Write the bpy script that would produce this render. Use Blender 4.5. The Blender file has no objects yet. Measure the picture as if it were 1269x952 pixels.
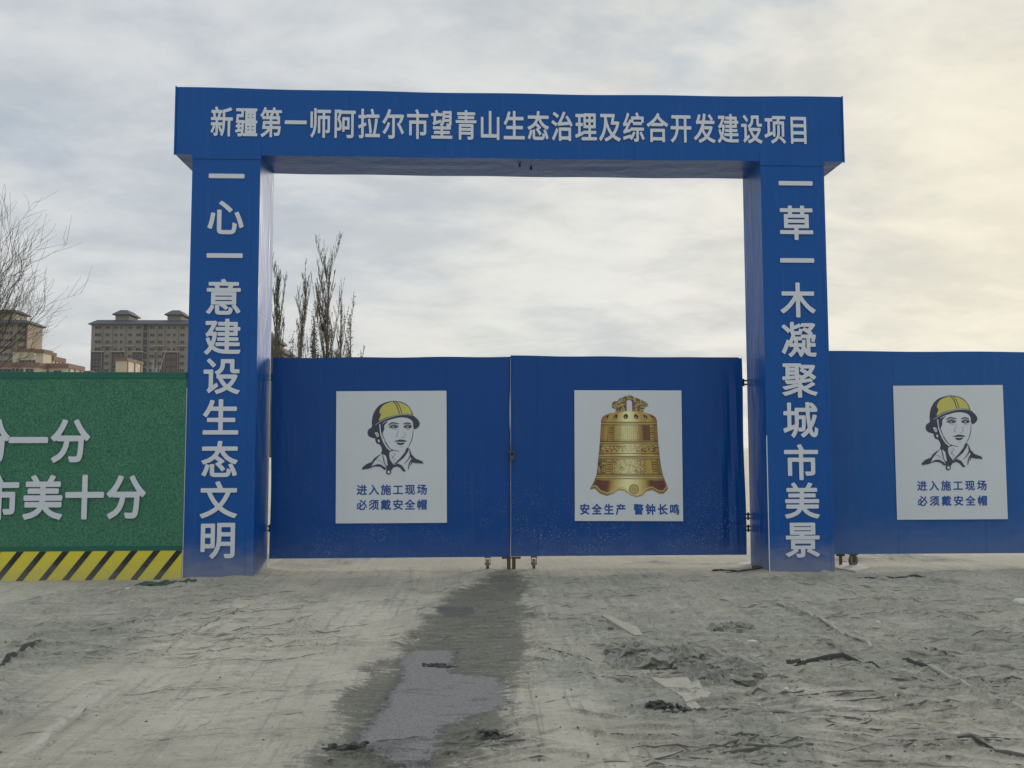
import bpy, bmesh, math, random
import numpy as np
from mathutils import Vector, Matrix
from mathutils.geometry import tessellate_polygon

S = bpy.context.scene
COL = S.collection
R = math.radians
random.seed(7)

# ------------------------------------------------------------------ camera
F_PX, CX, CY = 1100.0, 634.5, 476.0            # reference picture is 1269 x 952
YAW, PITCH, ROLL = 0.042844, 0.071858, 0.0021864
CAM = Vector((0.0, -11.162, 1.6))
_r = Vector((math.cos(YAW), -math.sin(YAW), 0))
_f = Vector((math.sin(YAW)*math.cos(PITCH), math.cos(YAW)*math.cos(PITCH), math.sin(PITCH)))
_u = _r.cross(_f)
_x = math.cos(ROLL)*_r - math.sin(ROLL)*_u
_y = math.sin(ROLL)*_r + math.cos(ROLL)*_u
cam_data = bpy.data.cameras.new("camera")
cam = bpy.data.objects.new("camera", cam_data)
COL.objects.link(cam)
cam.matrix_world = Matrix(((_x.x, _y.x, -_f.x, CAM.x), (_x.y, _y.y, -_f.y, CAM.y), (_x.z, _y.z, -_f.z, CAM.z), (0, 0, 0, 1)))
cam_data.sensor_width = 36.0
cam_data.lens = 36.0*F_PX/1269.0
cam_data.clip_start = 0.1
cam_data.clip_end = 5000
S.camera = cam

# ------------------------------------------------------------------ sky and sun
SUN_AZ, SUN_EL = R(36), R(12)                  # azimuth measured from +Y towards +X
SUN_DIR = Vector((math.sin(SUN_AZ)*math.cos(SUN_EL), math.cos(SUN_AZ)*math.cos(SUN_EL), math.sin(SUN_EL)))
W_ = bpy.data.worlds.new("World")
S.world = W_
W_.use_nodes = True
nt = W_.node_tree
for n in list(nt.nodes): nt.nodes.remove(n)
def N(t, typ, **kw):
    n = t.nodes.new(typ)
    for k, v in kw.items():
        if hasattr(n, k): setattr(n, k, v)
    return n
def math_n(t, op, a, b=None, c=None, clamp=False):
    n = t.nodes.new('ShaderNodeMath'); n.operation = op; n.use_clamp = clamp
    for i, v in enumerate((a, b, c)):
        if v is None: continue
        if isinstance(v, (int, float)): n.inputs[i].default_value = v
        else: t.links.new(v, n.inputs[i])
    return n.outputs[0]
def mix_n(t, fac, a, b, mode='MIX'):
    n = t.nodes.new('ShaderNodeMix'); n.data_type = 'RGBA'; n.blend_type = mode
    for s, v in ((n.inputs[0], fac), (n.inputs[6], a), (n.inputs[7], b)):
        if isinstance(v, (int, float)): s.default_value = v
        elif isinstance(v, (tuple, list)): s.default_value = (*v[:3], 1)
        else: t.links.new(v, s)
    return n.outputs[2]
def noise_n(t, vec, scale, detail=4, rough=.55, dist=0.0):
    n = t.nodes.new('ShaderNodeTexNoise')
    n.inputs['Scale'].default_value = scale; n.inputs['Detail'].default_value = detail
    n.inputs['Roughness'].default_value = rough; n.inputs['Distortion'].default_value = dist
    if vec is not None: t.links.new(vec, n.inputs['Vector'])
    return n.outputs['Fac']
def map_n(t, vec, scale=(1, 1, 1), rot=(0, 0, 0), loc=(0, 0, 0)):
    n = t.nodes.new('ShaderNodeMapping')
    n.inputs['Scale'].default_value = scale; n.inputs['Rotation'].default_value = rot; n.inputs['Location'].default_value = loc
    t.links.new(vec, n.inputs['Vector']); return n.outputs[0]
def range_n(t, v, a, b, c=0.0, d=1.0, smooth=False):
    n = t.nodes.new('ShaderNodeMapRange')
    if smooth: n.interpolation_type = 'SMOOTHSTEP'
    t.links.new(v, n.inputs[0])
    for i, q in enumerate((a, b, c, d)): n.inputs[i+1].default_value = q
    return n.outputs[0]

sky = N(nt, 'ShaderNodeTexSky', sky_type='NISHITA')
sky.sun_disc = False
sky.sun_elevation = SUN_EL
sky.sun_rotation = SUN_AZ
sky.dust_density = 3.0
geo = N(nt, 'ShaderNodeTexCoord').outputs['Generated']
sep = N(nt, 'ShaderNodeSeparateXYZ'); nt.links.new(geo, sep.inputs[0])
zc = math_n(nt, 'ADD', math_n(nt, 'MAXIMUM', sep.outputs[2], 0.0), 0.22)
cmb = N(nt, 'ShaderNodeCombineXYZ')
nt.links.new(math_n(nt, 'DIVIDE', sep.outputs[0], zc), cmb.inputs[0])
nt.links.new(math_n(nt, 'DIVIDE', sep.outputs[1], zc), cmb.inputs[1])
cp = cmb.outputs[0]
big = noise_n(nt, map_n(nt, cp, (1, 1.15, 1), (0, 0, R(25)), (3.1, 0.4, 0)), 1.5, 7, .56, .1)
fine = noise_n(nt, map_n(nt, cp, (1, 1.35, 1), (0, 0, R(-20)), (8.2, 1.3, 0)), 3.6, 8, .60, .25)
blue = noise_n(nt, map_n(nt, cp, (1, 1.5, 1), (0, 0, R(12)), (1.7, 9.3, 0)), 1.1, 6, .6, .3)
cl = math_n(nt, 'ADD', math_n(nt, 'MULTIPLY', big, .5), math_n(nt, 'MULTIPLY', fine, .5))
cl = range_n(nt, cl, .37, .62, 0, 1, True)
# brightness about the veiled sun
dt = N(nt, 'ShaderNodeVectorMath', operation='DOT_PRODUCT'); nt.links.new(geo, dt.inputs[0]); dt.inputs[1].default_value = SUN_DIR
dp = math_n(nt, 'MAXIMUM', dt.outputs['Value'], 0.0)
glow = math_n(nt, 'POWER', dp, 7.0)
glow2 = math_n(nt, 'POWER', dp, 26.0)
base = mix_n(nt, cl, (4.0, 4.4, 4.85), (5.9, 6.05, 6.15))
low = math_n(nt, 'POWER', math_n(nt, 'SUBTRACT', 1.0, math_n(nt, 'MAXIMUM', sep.outputs[2], 0.0), clamp=True), 4.0)
base = mix_n(nt, math_n(nt, 'MULTIPLY', low, .45), base, (5.95, 5.95, 5.75))
warm = mix_n(nt, cl, (4.5, 4.5, 4.25), (7.0, 6.75, 5.85))
base = mix_n(nt, math_n(nt, 'MULTIPLY', glow, .95, clamp=True), base, warm)
base = mix_n(nt, math_n(nt, 'MULTIPLY', glow2, .5, clamp=True), base, (8.0, 7.1, 4.9))
gap = math_n(nt, 'MULTIPLY', range_n(nt, blue, .48, .64, 0, 1, True), range_n(nt, sep.outputs[2], .12, .42, 0, 1, True))
skyc = mix_n(nt, math_n(nt, 'MULTIPLY', gap, .75), base, (2.9, 3.6, 4.5))
sclamp = N(nt, 'ShaderNodeVectorMath', operation='MINIMUM'); nt.links.new(sky.outputs[0], sclamp.inputs[0]); sclamp.inputs[1].default_value = (7.5, 7.5, 7.5)
skyc = mix_n(nt, 0.12, skyc, sclamp.outputs[0])
zen = range_n(nt, sep.outputs[2], .45, 1.0, 1.0, 2.4, True)          # an overcast sky is brightest overhead
zv = N(nt, 'ShaderNodeVectorMath', operation='SCALE'); nt.links.new(skyc, zv.inputs[0]); nt.links.new(zen, zv.inputs['Scale']); skyc = zv.outputs[0]
bg = N(nt, 'ShaderNodeBackground'); bg.inputs[1].default_value = 0.1
nt.links.new(skyc, bg.inputs[0])
wo = N(nt, 'ShaderNodeOutputWorld'); nt.links.new(bg.outputs[0], wo.inputs[0])

ld = bpy.data.lights.new("sun", 'SUN')
ld.energy = 1.5
ld.angle = R(12)
ld.color = (1.0, .9, .74)
sun = bpy.data.objects.new("sun", ld); COL.objects.link(sun)
sun.rotation_euler = (-SUN_DIR).to_track_quat('-Z', 'Y').to_euler()
S.view_settings.view_transform = 'Standard'
S.view_settings.look = 'None'
S.view_settings.exposure = 0.34
S.view_settings.gamma = 1.0

# ------------------------------------------------------------------ measuring helpers (lines of sight of the survey camera)
def ray(px, py):
    return (_f*F_PX + _x*(px-CX) - _y*(py-CY)).normalized()
def onY(px, py, Y):                            # point on the upright plane at depth Y
    d = ray(px, py); return CAM + d*((Y-CAM.y)/d.y)
def onG(px, py, Z=0.0):                        # point on the ground
    d = ray(px, py); return CAM + d*((Z-CAM.z)/d.z)

# ------------------------------------------------------------------ object helpers
def tag(o, label=None, cat=None, group=None, kind=None):
    if label: o['label'] = label
    if cat: o['category'] = cat
    if group: o['group'] = group
    if kind: o['kind'] = kind
    return o
def empty(name, loc, label, cat, group=None):
    o = bpy.data.objects.new(name, None); o.empty_display_size = .2
    o.location = loc; COL.objects.link(o)
    return tag(o, label, cat, group)
def mk(name, verts, faces, mats, parent=None, smooth=False, mi=None):
    """verts in world coordinates; the object's origin goes to its parent's place"""
    me = bpy.data.meshes.new(name)
    me.from_pydata([tuple(v) for v in verts], [], faces)
    if not isinstance(mats, (list, tuple)): mats = [mats]
    for m in mats: me.materials.append(m)
    if mi is not None: me.polygons.foreach_set('material_index', mi)
    if smooth: me.polygons.foreach_set('use_smooth', [True]*len(me.polygons))
    me.update()
    o = bpy.data.objects.new(name, me); COL.objects.link(o)
    if parent is not None:
        o.parent = parent
        w = world_loc(parent)
        for v in me.vertices: v.co -= w
    return o
def world_loc(o):
    v = Vector((0, 0, 0))
    while o is not None:
        v += Vector(o.location); o = o.parent
    return v
class MB:
    def __init__(s): s.v = []; s.f = []; s.m = []
    def add(s, vs, fs, mi=0):
        b = len(s.v); s.v += [Vector(v) for v in vs]; s.f += [tuple(i+b for i in f) for f in fs]; s.m += [mi]*len(fs)
    def box(s, a, b, mi=0, bev=0.0):
        if bev > 0:
            bm = bmesh.new(); bmesh.ops.create_cube(bm, size=1)
            sx, sy, sz = (b[i]-a[i] for i in range(3))
            for v in bm.verts: v.co = Vector((v.co.x*sx+(a[0]+b[0])/2, v.co.y*sy+(a[1]+b[1])/2, v.co.z*sz+(a[2]+b[2])/2))
            bmesh.ops.bevel(bm, geom=bm.edges[:], offset=bev, segments=2, affect='EDGES', profile=.6)
            bm.verts.index_update()
            s.add([v.co.copy() for v in bm.verts], [[v.index for v in f.verts] for f in bm.faces], mi); bm.free(); return
        x0, y0, z0 = a; x1, y1, z1 = b
        s.add([(x0,y0,z0),(x1,y0,z0),(x1,y1,z0),(x0,y1,z0),(x0,y0,z1),(x1,y0,z1),(x1,y1,z1),(x0,y1,z1)],
              [(0,3,2,1),(4,5,6,7),(0,1,5,4),(1,2,6,5),(2,3,7,6),(3,0,4,7)], mi)
    def cyl(s, a, b, r, n=12, mi=0, r2=None, caps=True):
        a = Vector(a); b = Vector(b); d = (b-a).normalized()
        p = d.orthogonal().normalized(); q = d.cross(p); r2 = r if r2 is None else r2
        vs = [a+(p*math.cos(t)+q*math.sin(t))*r for t in [2*math.pi*i/n for i in range(n)]]
        vs += [b+(p*math.cos(t)+q*math.sin(t))*r2 for t in [2*math.pi*i/n for i in range(n)]]
        fs = [(i, (i+1) % n, n+(i+1) % n, n+i) for i in range(n)]
        if caps: fs += [tuple(range(n-1, -1, -1)), tuple(range(n, 2*n))]
        s.add(vs, fs, mi)
    def build(s, name, mats, parent=None, smooth=False):
        return mk(name, s.v, s.f, mats, parent, smooth, s.m)

# ------------------------------------------------------------------ materials
MATS = {}
def new_mat(name):
    m = bpy.data.materials.new(name); m.use_nodes = True; t = m.node_tree
    for n in list(t.nodes): t.nodes.remove(n)
    out = t.nodes.new('ShaderNodeOutputMaterial'); b = t.nodes.new('ShaderNodeBsdfPrincipled')
    t.links.new(b.outputs[0], out.inputs[0]); MATS[name] = m
    return m, t, b
def setc(t, sock, v):
    if isinstance(v, (tuple, list)): sock.default_value = (*v[:3], 1)
    elif isinstance(v, (int, float)): sock.default_value = v
    else: t.links.new(v, sock)
def bump_n(t, b, h, strength=.3, dist=.01):
    n = t.nodes.new('ShaderNodeBump'); n.inputs['Strength'].default_value = strength; n.inputs['Distance'].default_value = dist
    t.links.new(h, n.inputs['Height']); t.links.new(n.outputs[0], b.inputs['Normal'])
def simple(name, col, rough=.7, var=.12, scale=6, metal=0.0, spec=.5, bump=0.0, bscale=40):
    m, t, b = new_mat(name)
    co = t.nodes.new('ShaderNodeTexCoord').outputs['Object']
    n = noise_n(t, co, scale, 5, .6)
    c = mix_n(t, n, tuple(x*(1-var) for x in col), tuple(min(1, x*(1+var)) for x in col))
    setc(t, b.inputs['Base Color'], c)
    b.inputs['Roughness'].default_value = rough; b.inputs['Metallic'].default_value = metal
    b.inputs['Specular IOR Level'].default_value = spec
    if bump: bump_n(t, b, noise_n(t, co, bscale, 4), bump, .01)
    return m
def position(t):
    g = t.nodes.new('ShaderNodeNewGeometry'); s = t.nodes.new('ShaderNodeSeparateXYZ')
    t.links.new(g.outputs['Position'], s.inputs[0]); return g.outputs['Position'], s
DUST = (.34, .32, .27)
def vinyl(name, colA, colB, dust_top=.75, dust_amt=.6, splash=0.0, rough=.34, bow=.35, cl0=.5):
    """printed banner vinyl: faint mottling, weathering streaks, dust that has settled on the lowest part, mud splashes"""
    m, t, b = new_mat(name)
    P, s = position(t)
    mott = noise_n(t, P, 1.3, 5, .6, .4)
    c = mix_n(t, mott, colA, colB)
    streak = noise_n(t, map_n(t, P, (9, 9, .5)), 1.6, 5, .6)
    c = mix_n(t, math_n(t, 'MULTIPLY', range_n(t, streak, .55, .8, 0, 1), .10), c, (.16, .19, .25))
    scuff = noise_n(t, map_n(t, P, (1, 1, 2.2)), 11, 8, .72, .6)
    c = mix_n(t, math_n(t, 'MULTIPLY', range_n(t, scuff, .66, .78, 0, 1), .22), c, (.26, .28, .32))
    # dust near the ground
    edge = noise_n(t, map_n(t, P, (2.2, 2.2, 5)), 2.0, 6, .6)
    h = math_n(t, 'ADD', s.outputs[2], math_n(t, 'MULTIPLY', math_n(t, 'SUBTRACT', edge, .5), .5))
    d = range_n(t, h, 0.0, dust_top, 1, 0, True)
    d = math_n(t, 'MULTIPLY', d, dust_amt)
    c = mix_n(t, d, c, DUST)
    if splash > 0:
        vo = t.nodes.new('ShaderNodeTexVoronoi'); vo.inputs['Scale'].default_value = 34; t.links.new(P, vo.inputs['Vector'])
        dots = math_n(t, 'LESS_THAN', vo.outputs['Distance'], .24)
        cluster = range_n(t, noise_n(t, map_n(t, P, (1, 1, 1.4), loc=(4, 0, 2)), 1.7, 6, .75), cl0, cl0+.16, 0, 1)
        hi = range_n(t, s.outputs[2], .3, 1.5, 1, 0)
        vf = noise_n(t, P, 48, 4, .7)
        vs = range_n(t, vf, .60, .68, 0, 1)
        k = math_n(t, 'MULTIPLY', math_n(t, 'MULTIPLY', math_n(t, 'MAXIMUM', math_n(t, 'MULTIPLY', dots, .6), vs), cluster), hi)
        c = mix_n(t, math_n(t, 'MULTIPLY', k, splash), c, (.36, .33, .27))
    # joints of the printed strips and the steel behind them telegraph faintly, their shadow lines painted dark
    pp = math_n(t, 'PINGPONG', math_n(t, 'ADD', s.outputs[0], .37), .61)
    ph = math_n(t, 'PINGPONG', math_n(t, 'ADD', s.outputs[2], .22), .88)
    sm = math_n(t, 'MAXIMUM', range_n(t, pp, .003, .012, 1, 0), math_n(t, 'MULTIPLY', range_n(t, ph, .003, .012, 1, 0), .6))
    c = mix_n(t, math_n(t, 'MULTIPLY', sm, math_n(t, 'MULTIPLY', mott, .35)), c, (.004, .02, .07), 'MIX') if name.count('blue') else c
    setc(t, b.inputs['Base Color'], c)
    setc(t, b.inputs['Roughness'], math_n(t, 'ADD', math_n(t, 'MULTIPLY', d, .6, clamp=True), rough, clamp=True))
    b.inputs['Specular IOR Level'].default_value = .28
    wr = noise_n(t, map_n(t, P, (1, 1, .35)), 3.2, 3, .5, .8)
    bump_n(t, b, math_n(t, 'SUBTRACT', wr, math_n(t, 'MULTIPLY', sm, .06)), bow, .04)
    return m
BLUE = vinyl('blue_vinyl', (.002, .072, .29), (.003, .086, .335), .55, .5)
BLUE_DOOR = vinyl('blue_gate_vinyl', (.0015, .055, .235), (.002, .064, .27), .6, .12, splash=.8, rough=.42, bow=.25)
BLUE_MUD = vinyl('mud_splashed_vinyl_blue', (.0015, .055, .235), (.002, .064, .27), .6, .16, splash=1.0, rough=.42, bow=.25, cl0=.44)
BLUE_SIDE = vinyl('faded_blue_gate_vinyl', (.010, .085, .29), (.013, .097, .32), .8, .22, splash=.15, rough=.45)
GREYBLUE = simple('letter_film', (.62, .655, .70), .45, .05, 3)
WORN = simple('worn_edge', (.16, .21, .30), .6, .3, 9)
POSTER_M = simple('poster_paper', (.62, .66, .68), .5, .04, 2)
INK = simple('poster_ink', (.045, .05, .085), .55, .1, 8)
INK_GREY = simple('poster_grey_ink', (.33, .36, .39), .55, .05, 8)
YEL_P = simple('poster_yellow', (.56, .52, .12), .5, .08, 6)
BLUE_TXT = simple('poster_blue_ink', (.012, .075, .29), .5, .08, 8)
STEEL = simple('dull_steel', (.10, .095, .09), .55, .25, 20, metal=.5)
RUST = simple('rusty_steel', (.085, .058, .042), .8, .35, 25, bump=.3)
RUBBER = simple('grey_wheel', (.13, .12, .11), .8, .3, 25)
BLACK_M = simple('black_plastic', (.02, .02, .022), .6, .2, 9)
CONC = simple('pale_slab', (.50, .46, .39), .95, .12, 9, bump=.4)

def turf_mat():
    m, t, b = new_mat('artificial_turf'); P, s = position(t)
    a = noise_n(t, P, 95, 3, .75); q = noise_n(t, map_n(t, P, (1, 1, .8)), 38, 3, .7); lw = noise_n(t, P, 2.2, 4, .6)
    f = math_n(t, 'ADD', math_n(t, 'MULTIPLY', a, .65), math_n(t, 'MULTIPLY', q, .35))
    c = mix_n(t, range_n(t, f, .40, .60, 0, 1), (.014, .10, .058), (.13, .32, .20))
    c = mix_n(t, math_n(t, 'MULTIPLY', range_n(t, lw, .3, .7, 0, 1), .3), c, (.035, .15, .10))
    c = mix_n(t, range_n(t, f, .64, .74, 0, .5), c, (.26, .42, .30))
    setc(t, b.inputs['Base Color'], c); b.inputs['Roughness'].default_value = .85; b.inputs['Specular IOR Level'].default_value = .25
    bump_n(t, b, f, .8, .02); return m
TURF = turf_mat()
TURF_TRIM = simple('green_trim', (.006, .115, .075), .6, .12, 7)
YELLOW = vinyl('yellow_board', (.62, .54, .045), (.70, .61, .06), .30, .28, rough=.55)
BLACKSTR = vinyl('black_stripe', (.022, .026, .03), (.032, .036, .04), .30, .28, rough=.6)

# ------------------------------------------------------------------ glyphs (Blender's own bundled font)
_tc = bpy.data.curves.new('glyph_source', 'FONT'); _to = bpy.data.objects.new('glyph_source', _tc); COL.objects.link(_to)
_tc.resolution_u = 4; _tc.align_x = 'CENTER'; _tc.fill_mode = 'NONE'
GL = {}
def glyph(ch, bold=.022, ng=64):
    """letter outline from the font, thickened by 'bold' through a distance field, filled by marching squares"""
    k = (ch, bold, ng)
    if k in GL: return GL[k]
    _tc.body = ch
    bpy.context.view_layer.update()
    me = bpy.data.meshes.new_from_object(_to.evaluated_get(bpy.context.evaluated_depsgraph_get()))
    co = np.array([(v.co.x, v.co.y-.38) for v in me.vertices]); ed_ = [tuple(e.vertices) for e in me.edges]
    bpy.data.meshes.remove(me)
    lo = co.min(0)-bold-.02; hi = co.max(0)+bold+.02
    h_ = max(hi-lo)/ng; nx_ = int((hi[0]-lo[0])/h_)+2; ny_ = int((hi[1]-lo[1])/h_)+2
    X, Y = np.meshgrid(lo[0]+np.arange(nx_)*h_, lo[1]+np.arange(ny_)*h_)
    d = np.full(X.shape, 1e9); ins = np.zeros(X.shape, bool)
    for a, b in ed_:
        (x0, y0), (x1, y1) = co[a], co[b]; ex, ey = x1-x0, y1-y0; L = ex*ex+ey*ey+1e-12
        t_ = np.clip(((X-x0)*ex+(Y-y0)*ey)/L, 0, 1)
        d = np.minimum(d, np.hypot(X-(x0+t_*ex), Y-(y0+t_*ey)))
        if y0 != y1: ins ^= ((Y >= y0) != (Y >= y1)) & (X < ex*(Y-y0)/ey+x0)
    D = np.where(ins, d, -d)+bold
    vs = []; fs = []; vid = {}
    def gv(i, j):
        k_ = ('g', i, j)
        if k_ not in vid: vid[k_] = len(vs); vs.append((X[j, i], Y[j, i]))
        return vid[k_]
    def evx(i, j, i2, j2):
        k_ = ('e', min((i, j), (i2, j2)), max((i, j), (i2, j2)))
        if k_ not in vid:
            t_ = D[j, i]/(D[j, i]-D[j2, i2]); vid[k_] = len(vs); vs.append((X[j, i]+(X[j2, i2]-X[j, i])*t_, Y[j, i]+(Y[j2, i2]-Y[j, i])*t_))
        return vid[k_]
    pos = D > 0
    for j in range(ny_-1):
        row = pos[j] | pos[j+1]
        i = 0
        while i < nx_-1:
            c4 = ((i, j), (i+1, j), (i+1, j+1), (i, j+1)); p4 = [pos[q[1], q[0]] for q in c4]
            if all(p4): fs.append(tuple(gv(*q) for q in c4)); i += 1; continue
            if any(p4):
                if p4[0] == p4[2] and p4[1] == p4[3]:      # ambiguous: split in two corners
                    for q in (0, 1, 2, 3):
                        if p4[q]: fs.append((gv(*c4[q]), evx(*c4[q], *c4[(q+1) % 4]), evx(*c4[q], *c4[(q-1) % 4])))
                else:
                    poly = []
                    for q in range(4):
                        if p4[q]: poly.append(gv(*c4[q]))
                        if p4[q] != p4[(q+1) % 4]: poly.append(evx(*c4[q], *c4[(q+1) % 4]))
                    fs.append(tuple(poly))
            i += 1
    GL[k] = (vs, fs); return GL[k]
def add_glyph(mb, ch, centre, sx, sz, ux=Vector((1, 0, 0)), uz=Vector((0, 0, 1)), bold=.022, thick=.0025, mi=0, ng=64):
    """a flat cut letter facing -Y with a real thickness (front face + edge ring)"""
    vs, fs = glyph(ch, bold, ng)
    out = ux.cross(uz).normalized()            # ux=+X, uz=+Z -> out = -Y
    front = [centre + ux*(x*sx) + uz*(y*sz) + out*thick for x, y in vs]
    back = [centre + ux*(x*sx) + uz*(y*sz) for x, y in vs]
    mb.add(front, fs, mi)
    edges = {}
    for f in fs:
        for i in range(len(f)):
            e = (f[i], f[(i+1) % len(f)]); edges[e] = 1
    n = len(vs)
    ring = [(a, b) for (a, b) in edges if (b, a) not in edges]
    mb.add(front+back, [(b, a, a+n, b+n) for a, b in ring], mi)

# ================================================================== GROUND
def _hash(ix, iy, seed):
    h = (ix.astype(np.int64)*374761393 + iy.astype(np.int64)*668265263 + seed*1274126177) & 0xffffffff
    h = ((h ^ (h >> 13))*1274126177) & 0xffffffff
    return ((h ^ (h >> 16)) & 0xffff)/65535.0
def vnoise(x, y, seed=0):
    ix = np.floor(x); iy = np.floor(y); fx = x-ix; fy = y-iy
    fx = fx*fx*fx*(fx*(fx*6-15)+10); fy = fy*fy*fy*(fy*(fy*6-15)+10)
    a = _hash(ix, iy, seed); b = _hash(ix+1, iy, seed); c = _hash(ix, iy+1, seed); d = _hash(ix+1, iy+1, seed)
    return (a*(1-fx)+b*fx)*(1-fy)+(c*(1-fx)+d*fx)*fy
def fbm(x, y, oct=4, seed=0, gain=.5):
    s = 0; a = 1; tot = 0
    for i in range(oct):
        s = s+a*vnoise(x*2**i+17.3*i, y*2**i-9.1*i, seed+i); tot += a; a *= gain
    return s/tot
def sstep(a, b, x):
    t = np.clip((x-a)/(b-a), 0, 1); return t*t*(3-2*t)
def poly_sd(X, Y, pts):
    """signed distance, positive inside"""
    d = np.full(X.shape, 1e9); ins = np.zeros(X.shape, bool); n = len(pts)
    for i in range(n):
        x0, y0 = pts[i]; x1, y1 = pts[(i+1) % n]
        ex, ey = x1-x0, y1-y0; L = ex*ex+ey*ey+1e-12
        t = np.clip(((X-x0)*ex+(Y-y0)*ey)/L, 0, 1)
        d = np.minimum(d, np.hypot(X-(x0+t*ex), Y-(y0+t*ey)))
        if y0 != y1:
            c = ((Y >= y0) != (Y >= y1)) & (X < ex*(Y-y0)/ey+x0)
            ins ^= c
    return np.where(ins, d, -d)
def gp(*pp):
    return [tuple(onG(px, py)[:2]) for px, py in pp]

def grow(start, first, limit, g=1.18):
    out = []; s = first; x = start
    while x < limit: x += s; s *= g; out.append(x)
    return out
xs_in = np.arange(-7.2, 7.6, .0245)
xr = grow(xs_in[-1], .05, 1500); xl = [-v for v in grow(7.2, .05, 1500)][::-1]
XS = np.array(xl+list(xs_in)+xr)
ys = [-7.6]
while ys[-1] < 0.9:
    d = ys[-1]+11.16; ys.append(ys[-1]+max(.012, .5*d*d/1760))
yb = [-7.6-(v) for v in grow(0, .05, 1500)][::-1]
YS = np.array(yb+ys+grow(ys[-1], .06, 2500))
GX, GY = np.meshgrid(XS, YS)
near = sstep(26, 12, np.hypot(GX, GY+4))
n1 = fbm(GX*.5, GY*.5, 4, 3); n2 = fbm(GX*2.2, GY*2.2, 4, 11); n3 = fbm(GX*9, GY*9, 3, 21)
H = ((n1-.5)*.07 + (n2-.5)*.022 + (n3-.5)*.007)*near
# keep it level where the gate stands
flat = np.clip(1-np.abs(GY-.3)/1.2, 0, 1)
H = H*(1-.75*flat)
wob = (fbm(GX*1.7, GY*1.7, 5, 31)-.5)*.9
wobf = (fbm(GX*6, GY*6, 4, 35)-.5)*.35
WET = gp((600,704),(650,706),(668,760),(652,830),(648,880),(625,930),(600,980),(500,1000),(330,1000),(375,930),(415,875),(455,820),(500,780),(545,742),(585,722))
PUD = gp((494,817),(514,801),(563,801),(563,831),(620,836),(628,852),(626,874),(580,888),(551,898),(540,932),(523,953),(489,948),(446,924),(441,912),(466,878),(497,834))
SPOT = gp((540,759),(552,752),(585,752),(592,760),(575,767),(548,766))
PALE = [gp((170,790),(300,748),(430,742),(545,735),(520,765),(480,800),(430,850),(380,900),(330,935),(220,905),(120,880),(60,900),(90,850)),
        gp((-60,722),(120,722),(70,752),(-60,775)),
        gp((1090,925),(1180,915),(1300,905),(1300,1000),(1080,1000)),
        gp((700,950),(730,930),(790,912),(830,960),(780,1000),(680,1000)),
        gp((640,880),(700,840),(760,860),(760,930),(680,960),(640,950)),
        gp((930,870),(1010,850),(1080,880),(1060,930),(960,930))]
NET = [gp((-80,772),(100,728),(240,722),(330,722),(250,775),(120,820),(20,850),(-80,865)),
       gp((-80,860),(45,838),(50,895),(-80,930)),
       gp((590,712),(930,716),(1060,712),(1340,700),(1340,900),(1150,890),(1000,850),(860,860),(780,900),(700,850),(660,800),(640,740)),
       gp((700,840),(900,830),(1000,870),(1010,952),(860,980),(820,900))]
def ramp(sd, w): return np.clip(.5+sd/(2*w), 0, 1)
wet = ramp(poly_sd(GX, GY, WET)+wob*.35+wobf*.4-.09, .28)
pud = ramp(poly_sd(GX, GY, PUD)+wobf*.12, .12)
spot = sstep(-.03, .05, poly_sd(GX, GY, SPOT)+wobf*.25)
pale = np.zeros_like(GX); net = np.zeros_like(GX)
for p in PALE: pale = np.maximum(pale, ramp(poly_sd(GX, GY, p)+wob*.7, .5))
for p in NET: net = np.maximum(net, ramp(poly_sd(GX, GY, p)+wob*.45, .4))
far_net = sstep(.5, .62, fbm(GX*.35+5, GY*.35, 4, 77))*sstep(.3, 1.5, GY)*.7
net = np.maximum(net*(1-sstep(.2, .9, GY)), far_net*near)
berm = np.zeros_like(GX)
for (bx0, bx1) in ((-3.562, -2.710), (3.718, 4.556)):
    dx_ = np.maximum(0, np.maximum(bx0-GX, GX-bx1)); dy_ = np.maximum(0, np.maximum(0-GY, GY-.757)); berm = np.maximum(berm, np.exp(-(np.hypot(dx_, dy_)/.16)**1.5))
H += berm*.045*(.25+1.1*fbm(GX*2.5, GY*2.5, 4, 91))
pudH = sstep(.4, .75, pud); wetH = sstep(.3, .8, wet)
H = H*(1-pudH*.9) - wetH*.012 - pudH*.008
# pulled-net streaks: stretched noise running mostly along X, turning with the drag marks
ang = np.radians(-9+16*sstep(2, -4, GX))
U = GX*np.cos(ang)+GY*np.sin(ang); V = -GX*np.sin(ang)+GY*np.cos(ang)
st = 1-np.abs(2*fbm(U*1.1, V*9, 4, 51)-1)
st2 = 1-np.abs(2*fbm(U*2.6+4, V*22, 3, 61)-1)
netk = np.maximum(sstep(.4, .7, net), .3)*(1-pudH)
H += (sstep(.82, 1, st)*.022+sstep(.8, 1, st2)*.012)*netk*near
crease = np.zeros_like(GX)
crease = np.maximum(crease, sstep(.93, .99, st2)*.35*netk*near)
# tyre lanes running to the gate
for (a, b, wdt, dep) in (((60,952),(330,735),.11,.014),((-60,952),(190,760),.11,.01),((380,860),(560,700),.16,.012),((820,952),(720,712),.15,.010),((1180,952),(850,712),.15,.008)):
    pa = onG(*a); pb = onG(*b); e = (pb-pa); e.z = 0; L = e.length; e.normalize()
    tt = (GX-pa.x)*e.x+(GY-pa.y)*e.y; dd = -(GX-pa.x)*e.y+(GY-pa.y)*e.x+(fbm(tt*.5, tt*0, 3, 5)-.5)*.5
    k = np.exp(-(dd/wdt)**2)*sstep(-1, 1, tt)*sstep(L+.5, L-.5, tt)
    H -= k*dep; H += np.exp(-((np.abs(dd)-wdt*1.7)/.05)**2)*dep*.5*sstep(-1, 1, tt)*sstep(L+.5, L-.5, tt)
    crease = np.maximum(crease, 0)
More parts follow.
